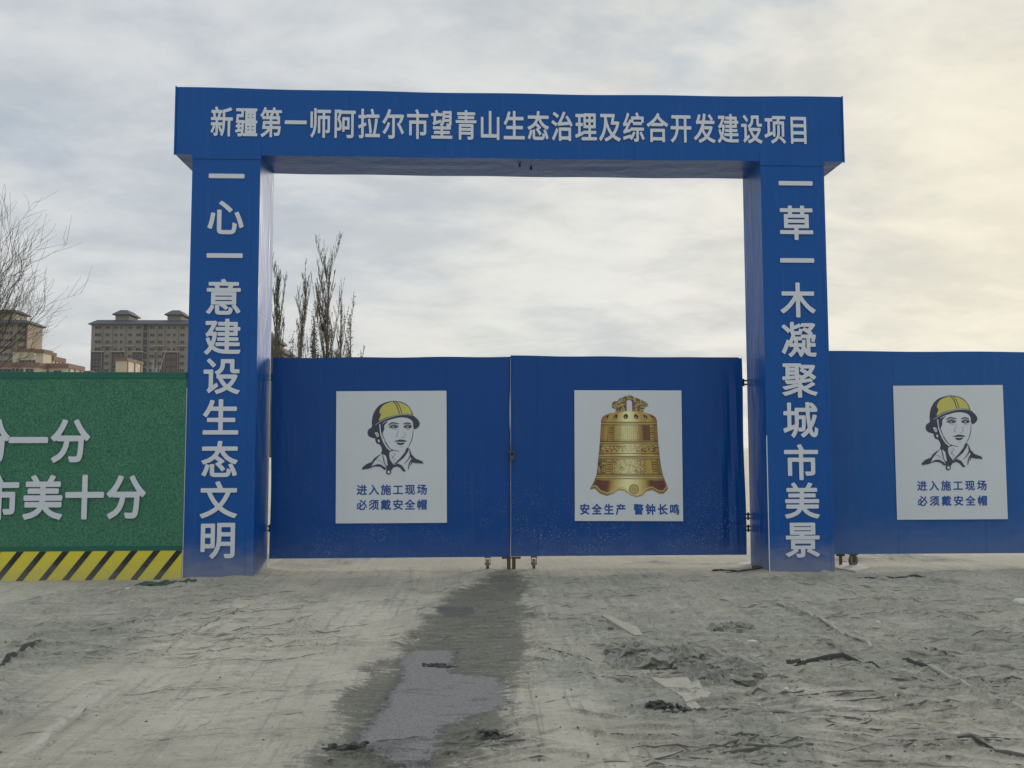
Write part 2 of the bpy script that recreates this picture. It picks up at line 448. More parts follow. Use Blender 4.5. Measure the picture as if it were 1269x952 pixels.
# drawn creases and seams of the net
rng = np.random.RandomState(5)
def stroke(pts, wid, hgt, dark, pal=0.0):
    """raster a folded crease into the sheet's height and into a mask of painted shade along its near side"""
    P = np.array(pts)
    seg = np.hypot(*np.diff(P, axis=0).T); L = np.concatenate([[0], np.cumsum(seg)])
    n = max(4, int(L[-1]/.012)); s = np.linspace(0, L[-1], n)
    X = np.interp(s, L, P[:, 0]); Y = np.interp(s, L, P[:, 1])
    tap = np.clip(np.minimum(s, L[-1]-s)/(.25*L[-1]+1e-6), 0, 1)**.6*(.55+.6*vnoise(s*6, s*0, int(abs(P[0, 0])*977) % 999))
    ci = np.searchsorted(XS, X); ri = np.searchsorted(YS, Y)
    ky = (Y+11.162)**2/1760; wy = np.maximum(wid, ky*wid/.016*.95); hs = 1+(Y+11.162)/6
    for di in range(-4, 5):
        for dj in range(-3, 4):
            r = np.clip(ri+di, 1, len(YS)-2); c = np.clip(ci+dj, 1, len(XS)-2)
            dy = YS[r]-Y; dx = XS[c]-X
            g = np.exp(-(dx*dx/(wid*wid)+dy*dy/(wy*wy)))*tap
            np.maximum.at(HG, (r, c), g*hgt*hs)
            g2 = np.exp(-(dx*dx/(wid*wid)+(dy+wy*1.0)**2/(wy*wy*.7)))*tap
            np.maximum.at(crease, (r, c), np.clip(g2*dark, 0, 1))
            if pal: np.maximum.at(PL, (r, c), np.clip(g*pal, 0, 1))
HG = np.zeros_like(GX); PL = np.zeros_like(GX)
FOLDS = []
def wander(x, y, a, L, curv=.5):
    pts = [(x, y)]; n = max(3, int(L/.06))
    for i in range(n):
        a += rng.uniform(-curv, curv)*.35; x += math.cos(a)*L/n; y += math.sin(a)*L/n; pts.append((x, y))
    return pts
def region_strokes(pp, count, a0, spread, l0, l1, wid=(.010, .022), hgt=(.006, .02), dark=(.3, 1.0)):
    wid = (wid[0]*.6, wid[1]*.85)
    for i in range(count):
        px = rng.uniform(pp[0], pp[2]); py = pp[1]+(pp[3]-pp[1])*rng.uniform(0, 1)**1.0
        g = onG(px, py)
        w_ = wander(g.x, g.y, math.radians(a0+rng.uniform(-spread, spread)), rng.uniform(l0, l1)); dk_ = rng.uniform(*dark); hh_ = rng.uniform(*hgt)
        stroke(w_, rng.uniform(*wid), hh_, dk_)
        if rng.uniform() < .50: FOLDS.append((w_, hh_*rng.uniform(.5, 1.0), dk_))
region_strokes((680, 840, 1100, 950), 80, -14, 16, .25, 1.3)
region_strokes((850, 900, 1060, 952), 35, -8, 20, .15, .7)
region_strokes((700, 790, 1269, 850), 130, -12, 18, .2, 1.0, dark=(.2, .8))
region_strokes((900, 720, 1269, 800), 90, -10, 14, .3, 1.6, dark=(.1, .6))
region_strokes((1050, 830, 1269, 930), 55, -18, 10, .3, 1.4, dark=(.2, .8))
region_strokes((640, 715, 900, 800), 80, -12, 25, .2, .8, dark=(.1, .5))
region_strokes((0, 730, 300, 830), 110, 18, 14, .3, 1.3, dark=(.1, .55))
region_strokes((0, 800, 330, 950), 70, 12, 18, .2, 1.0, hgt=(.003, .01), dark=(.1, .4))
region_strokes((300, 720, 600, 800), 80, 8, 25, .15, .8, hgt=(.003, .012), dark=(.1, .5))
region_strokes((450, 795, 660, 952), 40, 0, 30, .1, .45, wid=(.008, .015), hgt=(.002, .01), dark=(.3, .9))
region_strokes((400, 915, 470, 950), 22, 0, 18, .1, .4, dark=(.6, 1))
region_strokes((540, 905, 640, 952), 26, 15, 35, .1, .5, dark=(.6, 1))
def pstroke(pix, wid, hgt, dark, pal=0):
    pts = []
    g = [onG(*p) for p in pix]
    for a, b in zip(g[:-1], g[1:]):
        for k in range(5): q = a.lerp(b, k/5); pts.append((q.x+rng.normal()*.012, q.y+rng.normal()*.012))
    pts.append((g[-1].x, g[-1].y)); stroke(pts, wid, hgt, dark, pal)
pstroke(((925,742),(960,752),(1000,766),(1020,778),(1055,794),(1095,815),(1125,828)), .026, .02, .75, .9)
pstroke(((1120,826),(1160,842),(1200,858),(1240,875),(1290,898)), .026, .022, .85, .9)
pstroke(((1000,792),(1040,808),(1070,822)), .02, .02, .8)
pstroke(((978,826),(1010,822),(1050,824),(1090,834)), .02, .022, 1)
pstroke(((1145,808),(1170,818),(1190,826)), .02, .016, .9)
pstroke(((1160,780),(1185,786),(1269,800)), .02, .016, .7)
pstroke(((1065,715),(1120,718),(1180,716)), .03, .01, .6)
pstroke(((850,792),(880,790),(912,790),(930,794)), .035, .012, 1)
pstroke(((852,800),(880,806),(915,822),(960,832)), .035, .012, 1)
pstroke(((670,804),(700,812),(735,820)), .016, .012, 1)
pstroke(((1100,918),(1150,926),(1200,930),(1250,915)), .022, .02, .8, .3)
pstroke(((0,832),(40,812),(60,800)), .035, .02, .9)
pstroke(((0,818),(30,800),(58,785)), .02, .014, .8)
pstroke(((190,822),(240,780),(290,762),(330,745)), .02, .012, .7)
pstroke(((205,818),(250,790),(300,765)), .02, .01, .5)
pstroke(((-10,962),(40,925),(80,890),(140,848),(165,835)), .045, .006, .0, .8)
pstroke(((20,962),(70,915),(130,865),(170,838)), .015, .008, .6)
pstroke(((790,916),(800,935),(830,965)), .02, .012, .8)
pstroke(((700,955),(760,938),(785,918)), .02, .012, .8)
pstroke(((440,918),(470,880),(500,830)), .018, .006, .8)
H += HG*near
pale = np.maximum(pale, PL)
nx, ny = len(XS), len(YS)
verts = np.stack([GX, GY, H], -1).reshape(-1, 3)
idx = np.arange(nx*ny).reshape(ny, nx)
quads = np.stack([idx[:-1, :-1], idx[:-1, 1:], idx[1:, 1:], idx[1:, :-1]], -1).reshape(-1, 4)
gm = bpy.data.meshes.new('ground')
gm.vertices.add(len(verts)); gm.vertices.foreach_set('co', verts.astype(np.float32).ravel())
gm.loops.add(quads.size); gm.loops.foreach_set('vertex_index', quads.astype(np.int32).ravel())
gm.polygons.add(len(quads)); gm.polygons.foreach_set('loop_start', np.arange(0, quads.size, 4, dtype=np.int32))
gm.update(calc_edges=True); gm.polygons.foreach_set('use_smooth', np.ones(len(quads), bool))
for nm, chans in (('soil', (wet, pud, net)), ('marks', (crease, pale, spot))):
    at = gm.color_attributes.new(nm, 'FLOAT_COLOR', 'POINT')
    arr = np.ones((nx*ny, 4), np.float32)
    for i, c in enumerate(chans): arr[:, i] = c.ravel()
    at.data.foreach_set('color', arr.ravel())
m, t, b = new_mat('dusty_ground')
P, sp = position(t)
def attr(nm):
    a = t.nodes.new('ShaderNodeAttribute'); a.attribute_name = nm; s = t.nodes.new('ShaderNodeSeparateColor'); t.links.new(a.outputs['Color'], s.inputs[0]); return s.outputs
A1 = attr('soil'); A2 = attr('marks')
nA = noise_n(t, P, 1.1, 8, .62, .5); nB = noise_n(t, P, 14, 7, .7); nC = noise_n(t, P, 75, 4, .75)
nS = noise_n(t, map_n(t, P, (1.2, 9, 1), (0, 0, R(8))), 2.6, 6, .65, .4)
def thr(v, n, k, lo, hi):
    return range_n(t, math_n(t, 'ADD', v, math_n(t, 'MULTIPLY', math_n(t, 'SUBTRACT', n, .5), k)), lo, hi, 0, 1, True)
nD = noise_n(t, P, 34, 6, .75)
brk = math_n(t, 'ADD', math_n(t, 'MULTIPLY', nS, .5), math_n(t, 'MULTIPLY', nD, .5))
brw = math_n(t, 'ADD', math_n(t, 'MULTIPLY', brk, .6), math_n(t, 'MULTIPLY', noise_n(t, P, 3.2, 6, .7, .6), .4))
Wm = thr(A1[0], brw, 3.4, .34, .66); Pm = thr(A1[1], brk, 2.6, .42, .58); Nm = thr(A1[2], brk, 1.8, .36, .64); Lm = thr(A2[1], brk, 2.0, .32, .72); Sm = thr(A2[2], nD, .8, .4, .6)
c = mix_n(t, range_n(t, nA, .36, .64, 0, 1), (.42, .388, .305), (.585, .54, .425))
c = mix_n(t, math_n(t, 'MULTIPLY', Lm, .4), c, (.74, .69, .56))
c = mix_n(t, math_n(t, 'MULTIPLY', Nm, .5), c, (.44, .418, .345))
gr = range_n(t, noise_n(t, P, .8, 5, .6), .46, .64, 0, .6)
c = mix_n(t, math_n(t, 'MULTIPLY', Nm, gr), c, (.32, .335, .275))
c = mix_n(t, range_n(t, nS, .54, .66, 0, .5), c, (.29, .28, .235))
c = mix_n(t, range_n(t, nS, .36, .46, .35, 0), c, (.62, .59, .50))
c = mix_n(t, range_n(t, nB, .54, .68, 0, .45), c, (.27, .26, .215))
nT = noise_n(t, map_n(t, P, (9, .55, 1), (0, 0, R(6))), 1.5, 6, .66, .6)      # drag marks and tyre lanes running in through the gate
nT2 = noise_n(t, map_n(t, P, (26, 1.6, 1), (0, 0, R(-14))), 1.2, 5, .7, .8)
c = mix_n(t, range_n(t, nT, .54, .66, 0, .5), c, (.27, .262, .222))
c = mix_n(t, range_n(t, nT, .34, .45, .35, 0), c, (.68, .64, .53))
c = mix_n(t, range_n(t, nT2, .60, .72, 0, .2), c, (.22, .215, .185))
nF = noise_n(t, map_n(t, P, (3.5, 15, 1), (0, 0, R(-10))), 3.0, 7, .72, .9)     # small torn folds of the dust net
c = mix_n(t, math_n(t, 'MULTIPLY', range_n(t, nF, .58, .64, 0, .7), math_n(t, 'ADD', math_n(t, 'MULTIPLY', Nm, .7), .3)), c, (.12, .125, .105))
c = mix_n(t, range_n(t, nD, .58, .68, 0, .7), c, (.16, .155, .13))
c = mix_n(t, range_n(t, nC, .30, .42, .45, 0), c, (.68, .65, .56))
c = mix_n(t, math_n(t, 'MULTIPLY', range_n(t, sp.outputs[1], .5, 1.1, 0, .6, True), math_n(t, 'SUBTRACT', 1.0, Nm)), c, (.62, .56, .43))
wc = mix_n(t, range_n(t, brk, .38, .6, 0, 1), (.085, .085, .066), (.25, .24, .19))
c = mix_n(t, math_n(t, 'MULTIPLY', Wm, .92), c, wc)
pc = mix_n(t, range_n(t, nC, .36, .62, 0, 1), (.155, .149, .140), (.285, .276, .262))
c = mix_n(t, Pm, c, pc)
c = mix_n(t, math_n(t, 'MULTIPLY', Sm, .6), c, (.12, .116, .112))
crease_shade = math_n(t, 'MULTIPLY', A2[0], range_n(t, nD, .35, .55, 1, .45))
c = mix_n(t, math_n(t, 'MULTIPLY', crease_shade, .95), c, (.040, .045, .038))  # shade along the folds, painted into the ground colour as near-black
setc(t, b.inputs['Base Color'], c)
rgh = math_n(t, 'SUBTRACT', .95, math_n(t, 'MULTIPLY', Wm, .25))
rgh = math_n(t, 'SUBTRACT', rgh, math_n(t, 'MULTIPLY', Pm, -.1))
rgh = math_n(t, 'SUBTRACT', rgh, math_n(t, 'MULTIPLY', Sm, .35))
setc(t, b.inputs['Roughness'], rgh); b.inputs['Specular IOR Level'].default_value = .3
hh = math_n(t, 'ADD', math_n(t, 'ADD', math_n(t, 'MULTIPLY', nB, 1.6), math_n(t, 'MULTIPLY', nD, .9)), math_n(t, 'MULTIPLY', nS, 2.0))
hh = math_n(t, 'ADD', hh, math_n(t, 'ADD', math_n(t, 'MULTIPLY', nF, 2.2), math_n(t, 'MULTIPLY', nT, 1.5)))
hh = math_n(t, 'ADD', math_n(t, 'MULTIPLY', hh, math_n(t, 'SUBTRACT', 1.0, math_n(t, 'MULTIPLY', Pm, .9))), math_n(t, 'MULTIPLY', nC, .9))
bump_n(t, b, hh, .7, .03)
gm.materials.append(MATS['dusty_ground'])
go = bpy.data.objects.new('ground', gm); COL.objects.link(go); tag(go, kind='structure')
def hgt(x, y):
    c = int(np.clip(np.searchsorted(XS, x), 1, nx-1)); r = int(np.clip(np.searchsorted(YS, y), 1, ny-1))
    return float(H[r, c])

# ================================================================== ENTRANCE ARCH
PLX0, PLX1, PRX0, PRX1 = -3.562, -2.710, 3.718, 4.556
HX0, HX1, HZ0, HZ1, DEP = -3.782, 4.820, 5.318, 6.189, .757
def skin(p00, p10, p11, p01, nu, nv, bulge, seed, thick=None):
    """sheet between four corners with shallow sag; returns verts, faces"""
    vs = []; fs = []
    nrm = (p10-p00).cross(p01-p00).normalized()
    for j in range(nv+1):
        for i in range(nu+1):
            u = i/nu; v = j/nv
            p = p00.lerp(p10, u).lerp(p01.lerp(p11, u), v)
            e = min(1, 8*min(u, 1-u))*min(1, 8*min(v, 1-v))
            q = float(fbm(np.array([p.x*1.3+p.y*1.1+seed]), np.array([p.z*.8+seed*3.1]), 3, seed)[0])-.5
            vs.append(p+nrm*(q*bulge*e))
    for j in range(nv):
        for i in range(nu):
            a = j*(nu+1)+i; fs.append((a, a+1, a+nu+2, a+nu+1))
    return vs, fs
arch = empty('entrance_arch', (.5, .38, 0), 'tall blue site entrance arch with white slogans on both pillars and its beam', 'entrance arch')
def pillar(x0, x1, seed, label):
    mb = MB()
    z0, z1 = -.03, HZ0-.002
    A = lambda x, y, z: Vector((x, y, z))
    fl = .006
    mb.add(*skin(A(x0, 0, z0), A(x1, 0, z0), A(x1, 0, z1), A(x0, 0, z1), 10, 46, .012, seed))
    mb.add(*skin(A(x1, 0, z0), A(x1, DEP, z0), A(x1, DEP, z1), A(x1, 0, z1), 8, 46, .02, seed+5))
    mb.add(*skin(A(x1, DEP, z0), A(x0, DEP, z0), A(x0, DEP, z1), A(x1, DEP, z1), 8, 30, .012, seed+9))
    mb.add(*skin(A(x0, DEP, z0), A(x0, 0, z0), A(x0, 0, z1), A(x0, DEP, z1), 8, 46, .02, seed+13))
    p = mb.build('pillar', BLUE, arch, smooth=True)
    p['label'] = label
    # folded vinyl hem round the top, rusty base angle round the foot
    hm = MB(); hm.box((x0-.008, -.008, HZ0-.06), (x1+.008, -.001, HZ0+.10))
    h = hm.build('hem', BLUE, p)
    ba = MB()
    for (a, b) in (((x0-.012, -.014, -.04), (x1+.012, -.003, .018)), ((x1+.003, 0, -.04), (x1+.012, DEP, .018)), ((x0-.012, 0, -.04), (x0-.003, DEP, .018))):
        ba.box(a, b)
    ba.build('base_strip', CONC, p)
    # light edge seam along the corner where the two vinyl sheets meet
    return p
pL = pillar(PLX0, PLX1, 3, 'left pillar of the arch, slogan reading down its front')
pR = pillar(PRX0, PRX1, 23, 'right pillar of the arch, slogan reading down its front')
sm = MB(); sm.box((PRX0-.004, -.004, .02), (PRX0+.006, .004, 1.75)); sm.build('seam', GREYBLUE, pR)
sm = MB(); sm.box((PLX0-.005, -.004, .02), (PLX0+.004, .004, 2.35)); sm.build('seam', GREYBLUE, pL)
# beam: subtly sagging top edge
def beam():
    mb = MB(); A = lambda x, y, z: Vector((x, y, z))
    def zt(x): return HZ1 + .012*math.sin((x-HX0)*2.1)*0 - .022*math.sin(math.pi*(x-HX0)/(HX1-HX0)) + .004*math.sin(x*3.3)
    def zb(x): return HZ0 - .010*math.sin(math.pi*(x-HX0)/(HX1-HX0)) + .003*math.sin(x*4.1+1)
    n = 60; xs = [HX0+(HX1-HX0)*i/n for i in range(n+1)]
    def sheet(fa, fb, nv, amp, seed, nrm):
        vs = []; fs = []
        for j in range(nv+1):
            for x in xs:
                p = fa(x).lerp(fb(x), j/nv)
                e = math.sin(math.pi*j/nv)
                q = float(fbm(np.array([x*1.1+seed]), np.array([j*.7+seed]), 3, seed)[0])-.5
                vs.append(p+nrm*q*amp*e)
        w = n+1
        for j in range(nv):
            for i in range(n): a = j*w+i; fs.append((a, a+1, a+w+1, a+w))
        return vs, fs
    mb.add(*sheet(lambda x: A(x, -.001, zb(x)), lambda x: A(x, -.001, zt(x)), 8, .012, 2, Vector((0, -1, 0))))
    mb.add(*sheet(lambda x: A(x, -.001, zt(x)), lambda x: A(x, DEP+.001, zt(x)), 4, .02, 4, Vector((0, 0, -1))))
    mb.add(*sheet(lambda x: A(x, DEP+.001, zt(x)), lambda x: A(x, DEP+.001, zb(x)), 6, .012, 6, Vector((0, 1, 0))))
    mb.add(*sheet(lambda x: A(x, DEP+.001, zb(x)), lambda x: A(x, -.001, zb(x)), 5, .03, 8, Vector((0, 0, -1))))
    for X, flip in ((HX0, 0), (HX1, 1)):
        q = [A(X, -.001, zb(X)), A(X, DEP+.001, zb(X)), A(X, DEP+.001, zt(X)), A(X, -.001, zt(X))]
        mb.add(q, [(0, 1, 2, 3) if flip else (3, 2, 1, 0)])
    return mb.build('beam', BLUE, arch, smooth=False)
bm_ = beam()
for x_ in (HX0-.012, HX1-.006): ed = MB(); ed.box((x_, -.014, HZ0-.012), (x_+.018, -.002, HZ1+.006)); ed.build('corner_trim', BLUE, bm_)
for px_, py_ in ((644, 204), (658, 208)):
    lp = MB()
    q = onG(px_, py_, HZ0-.02); 
    lp.cyl(q+Vector((0, 0, .02)), q-Vector((0, 0, .03)), .014, 8)
    lp.build('bolt', BLACK_M, bm_)
ttl = '新疆第一师阿拉尔市望青山生态治理及综合开发建设项目'
a = onY(275.2, 151.2, 0); z = onY(989.2, 161.0, 0)
PX = 11.162/1100
for i, ch in enumerate(ttl):
    c = a.lerp(z, i/(len(ttl)-1)); mb = MB()
    add_glyph(mb, ch, Vector((c.x, -.009, c.z)), 28.6*PX, 40*PX, bold=.018, ng=72)
    mb.build('character', GREYBLUE, bm_)
for txt, pil, yy, x0, x1 in (('一心一意建设生态文明', pL, (219, 269.5, 317.5, 368.5, 417.5, 466, 517.5, 569.5, 619.5, 669), 281, 270),
                             ('一草一木凝聚城市美景', pR, (228, 276.5, 323.5, 372, 421, 470.5, 520.5, 573, 620.5, 668.5), 985.5, 994.5)):
    for i, ch in enumerate(txt):
        px_ = x0+(x1-x0)*(yy[i]-yy[0])/(yy[-1]-yy[0])
        c = onY(px_, yy[i], 0); mb = MB()
        add_glyph(mb, ch, Vector((c.x, -.009, c.z)), 46*PX, 46.5*PX, bold=.020, ng=80)
        mb.build('character', GREYBLUE, pil)

# ================================================================== POSTERS (flat prints stuck on the leaves)
def quad_frame(c):      # c: four corner points TL TR BR BL -> (u,v) mapping, v down
    TL, TR, BR, BL = c
    return lambda u, v: TL.lerp(TR, u).lerp(BL.lerp(BR, u), v)
def flat_poly(mb, pts, fn, off, mi=0):
    """a print layer; pts in poster coordinates"""
    v3 = [Vector((p[0], p[1], 0)) for p in pts]
    tris = tessellate_polygon([v3])
    area = sum(pts[i][0]*pts[(i+1) % len(pts)][1]-pts[(i+1) % len(pts)][0]*pts[i][1] for i in range(len(pts)))
    P3 = [fn(*p)+Vector((0, -off, 0)) for p in pts]
    fs = []
    for tr in tris:
        a, b_, c_ = (pts[k] for k in tr)
        ar = (b_[0]-a[0])*(c_[1]-a[1])-(c_[0]-a[0])*(b_[1]-a[1])
        fs.append(tuple(tr) if ar < 0 else tuple(reversed(tr)))
    mb.add(P3, fs, mi)
def smooth_closed(pts, n=4):
    out = []; m_ = len(pts)
    for i in range(m_):
        p0, p1, p2, p3 = (np.array(pts[(i+k-1) % m_], float) for k in range(4))
        for k in range(n):
            t_ = k/n
            out.append(tuple(.5*((2*p1)+(-p0+p2)*t_+(2*p0-5*p1+4*p2-p3)*t_*t_+(-p0+3*p1-3*p2+p3)*t_**3)))
    return out
def smooth_open(pts, n=5):
    P_ = [pts[0]]+list(pts)+[pts[-1]]; out = []
    for i in range(1, len(P_)-2):
        p0, p1, p2, p3 = (np.array(P_[i+k-1], float) for k in range(4))
        for k in range(n):
            t_ = k/n
            out.append(tuple(.5*((2*p1)+(-p0+p2)*t_+(2*p0-5*p1+4*p2-p3)*t_*t_+(-p0+3*p1-3*p2+p3)*t_**3)))
    out.append(tuple(pts[-1])); return out
def worker_print(poster, fn):
    nrmz = lambda p: ((p[0]-35)/725.0, (p[1]-48)/870.0)
    mb = MB(); lay = [0.0012]
    def poly(pts, mi, sm_=True):
        lay[0] += .00012
        flat_poly(mb, [nrmz(p) for p in (smooth_closed(pts) if sm_ else pts)], fn, lay[0], mi)
    def line(pts, w, mi, taper=True):
        lay[0] += .00012
        q = smooth_open(pts); L_ = []; R_ = []
        for i, p in enumerate(q):
            a_ = np.array(q[max(i-1, 0)]); b_ = np.array(q[min(i+1, len(q)-1)]); d_ = b_-a_; d_ = d_/(np.hypot(*d_)+1e-9)
            k = w/2*(1 if not taper else .45+.55*math.sin(math.pi*i/(len(q)-1))); nn = np.array([-d_[1], d_[0]])*k
            L_.append(tuple(np.array(p)+nn)); R_.append(tuple(np.array(p)-nn))
        P3 = [fn(*nrmz(p))+Vector((0, -lay[0], 0)) for p in L_+R_]; n = len(q)
        mb.add(P3, [(i, n+i, n+i+1, i+1) for i in range(n-1)], mi)
        me_f = [(i, n+i, n+i+1, i+1) for i in range(n-1)]
    K, Y_, Wt, G_ = 0, 1, 2, 3
    poly([(400,115),(345,128),(305,155),(278,200),(268,250),(268,285),(246,303),(240,328),(252,350),(290,362),(330,350),(350,272),(440,238),(500,232),(535,250),(545,302),(575,288),(583,262),(568,236),(541,210),(530,180),(505,145),(470,124),(435,116)], K)
    poly([(290,352),(298,392),(322,405),(335,438),(330,462),(362,480),(375,545),(392,560),(412,540),(388,500),(385,455),(412,440),(372,415),(347,375),(332,320),(328,265),(310,268),(312,330)], K)
    poly([(345,258),(400,236),(460,224),(515,234),(532,262),(540,305),(536,345),(526,385),(505,420),(480,438),(445,447),(405,437),(375,415),(350,380),(334,330),(334,290)], Wt)
    poly([(395,121),(350,138),(328,160),(318,188),(328,205),(316,245),(360,224),(440,203),(500,199),(530,203),(520,172),(500,148),(465,128),(430,120)], Y_)
    line([(292,272),(360,232),(440,208),(500,204),(545,214)], 8, G_)
    line([(408,118),(432,145),(450,200)], 6, K, False)
    line([(424,117),(448,145),(466,199)], 5, K, False)
    line([(540,300),(536,350),(522,392),(502,428)], 5, K)
    line([(352,382),(380,424),(412,440),(450,447)], 5, K)
    line([(320,270),(326,330),(347,385),(372,425),(395,442)], 9, Wt, False)
    line([(333,275),(338,330),(356,380),(384,425)], 4, K)
    line([(318,272),(322,330),(342,388),(368,430)], 3, K)
    poly([(345,262),(330,285),(336,330),(350,300),(352,275),(375,250)], K)
    poly([(288,325),(302,322),(314,335),(312,352),(300,350),(296,340)], Wt); line([(296,330),(308,338),(304,350)], 4, K)
    poly([(308,370),(318,372),(320,385),(312,386)], Wt)
    line([(378,274),(402,260),(446,266)], 9, K); line([(474,268),(500,261),(528,268)], 9, K)
    poly([(384,288),(400,277),(425,277),(442,288),(420,295),(400,295)], K); poly([(398,287),(410,281),(418,287),(408,292)], G_)
    poly([(478,288),(494,277),(518,278),(532,288),(515,296),(494,296)], K); poly([(492,287),(504,281),(512,287),(502,292)], G_)
    line([(376,290),(395,274),(430,274),(446,284)], 4, K); line([(474,290),(490,274),(520,275),(536,284)], 4, K)
    line([(448,300),(436,330),(428,345),(440,355)], 4, G_); line([(478,318),(488,338),(480,354),(462,357)], 4, G_); line([(400,300),(420,304),(436,300)], 3, G_); line([(490,302),(510,306),(526,300)], 3, G_)
    poly([(415,381),(440,374),(455,369),(462,372),(472,371),(500,382),(460,385)], K)
    poly([(432,390),(458,393),(484,389),(472,403),(456,406),(440,402)], K)
    line([(450,418),(462,420),(474,417)], 3, G_)
    poly([(206,553),(235,530),(268,517),(285,492),(335,460),(300,495),(278,522),(264,552),(280,540),(300,532),(325,532),(350,548),(368,566),(352,570),(325,548),(290,546),(250,560),(208,567)], K, False)
    line([(338,460),(346,500),(358,545)], 6, K); line([(368,455),(372,505),(382,550)], 5, K)
    line([(300,502),(318,505),(345,528)], 4, G_)
    poly([(360,540),(402,545),(436,527),(465,540),(492,578),(476,582),(455,557),(432,546),(408,556),(392,578),(368,572)], K, False)
    poly([(498,424),(485,455),(452,495),(404,541),(438,522),(480,487),(506,450),(512,430)], K, False)
    line([(510,428),(524,460),(512,495),(482,530)], 6, K)
    line([(530,500),(515,530),(508,568)], 7, K)
    poly([(514,448),(530,470),(555,496),(600,514),(608,529),(560,526),(535,520),(522,545),(530,500),(520,475)], K, False)
    line([(404,458),(424,466),(404,488),(420,500),(408,520)], 4, G_); line([(392,470),(402,480),(398,500)], 3, G_)
    poly([(378,566),(394,574),(394,592),(378,601),(364,592),(364,574)], K); poly([(380,574),(388,580),(386,590),(376,592),(372,582)], Wt)
    mb.build('portrait_print', [INK, YEL_P, POSTER_M, INK_GREY], poster)
def caption(poster, lines, fn, em, wmul, bold=.034):
    """lines: (text, u_start, u_end, v) with character centres from u_start to u_end"""
    for txt, u0, u1, v in lines:
        mb = MB(); n = len(txt)
        ux = (fn(1, .5)-fn(0, .5)).normalized(); uz = (fn(.5, 0)-fn(.5, 1)).normalized()
        for i, ch in enumerate(txt):
            if ch == ' ': continue
            add_glyph(mb, ch, fn(u0+(u1-u0)*i/(n-1), v)+Vector((0, -.0015, 0)), em*wmul, em, ux, uz, bold, .0006, ng=48)
        mb.build('caption', BLUE_TXT, poster)
def sheet_poster(parent, corners):
    fn = quad_frame(corners); vs = []; fs = []; n = 8
    for j in range(n+1):
        for i in range(n+1):
            vs.append(fn(i/n, j/n))
    for j in range(n):
        for i in range(n): a_ = j*(n+1)+i; fs.append((a_, a_+n+1, a_+n+2, a_+1))
    back = [v+Vector((0, .0025, 0)) for v in vs]
    w = n+1
    rim = [i for i in range(w)]+[w*j+n for j in range(1, w)]+[n*w+i for i in range(n-1, -1, -1)]+[w*j for j in range(n-1, 0, -1)]
    k = len(vs); rf = [(rim[i], rim[(i+1) % len(rim)], k+rim[(i+1) % len(rim)], k+rim[i]) for i in range(len(rim))]
    o = mk('poster', vs+back, fs+rf, POSTER_M, parent)
    return o, fn

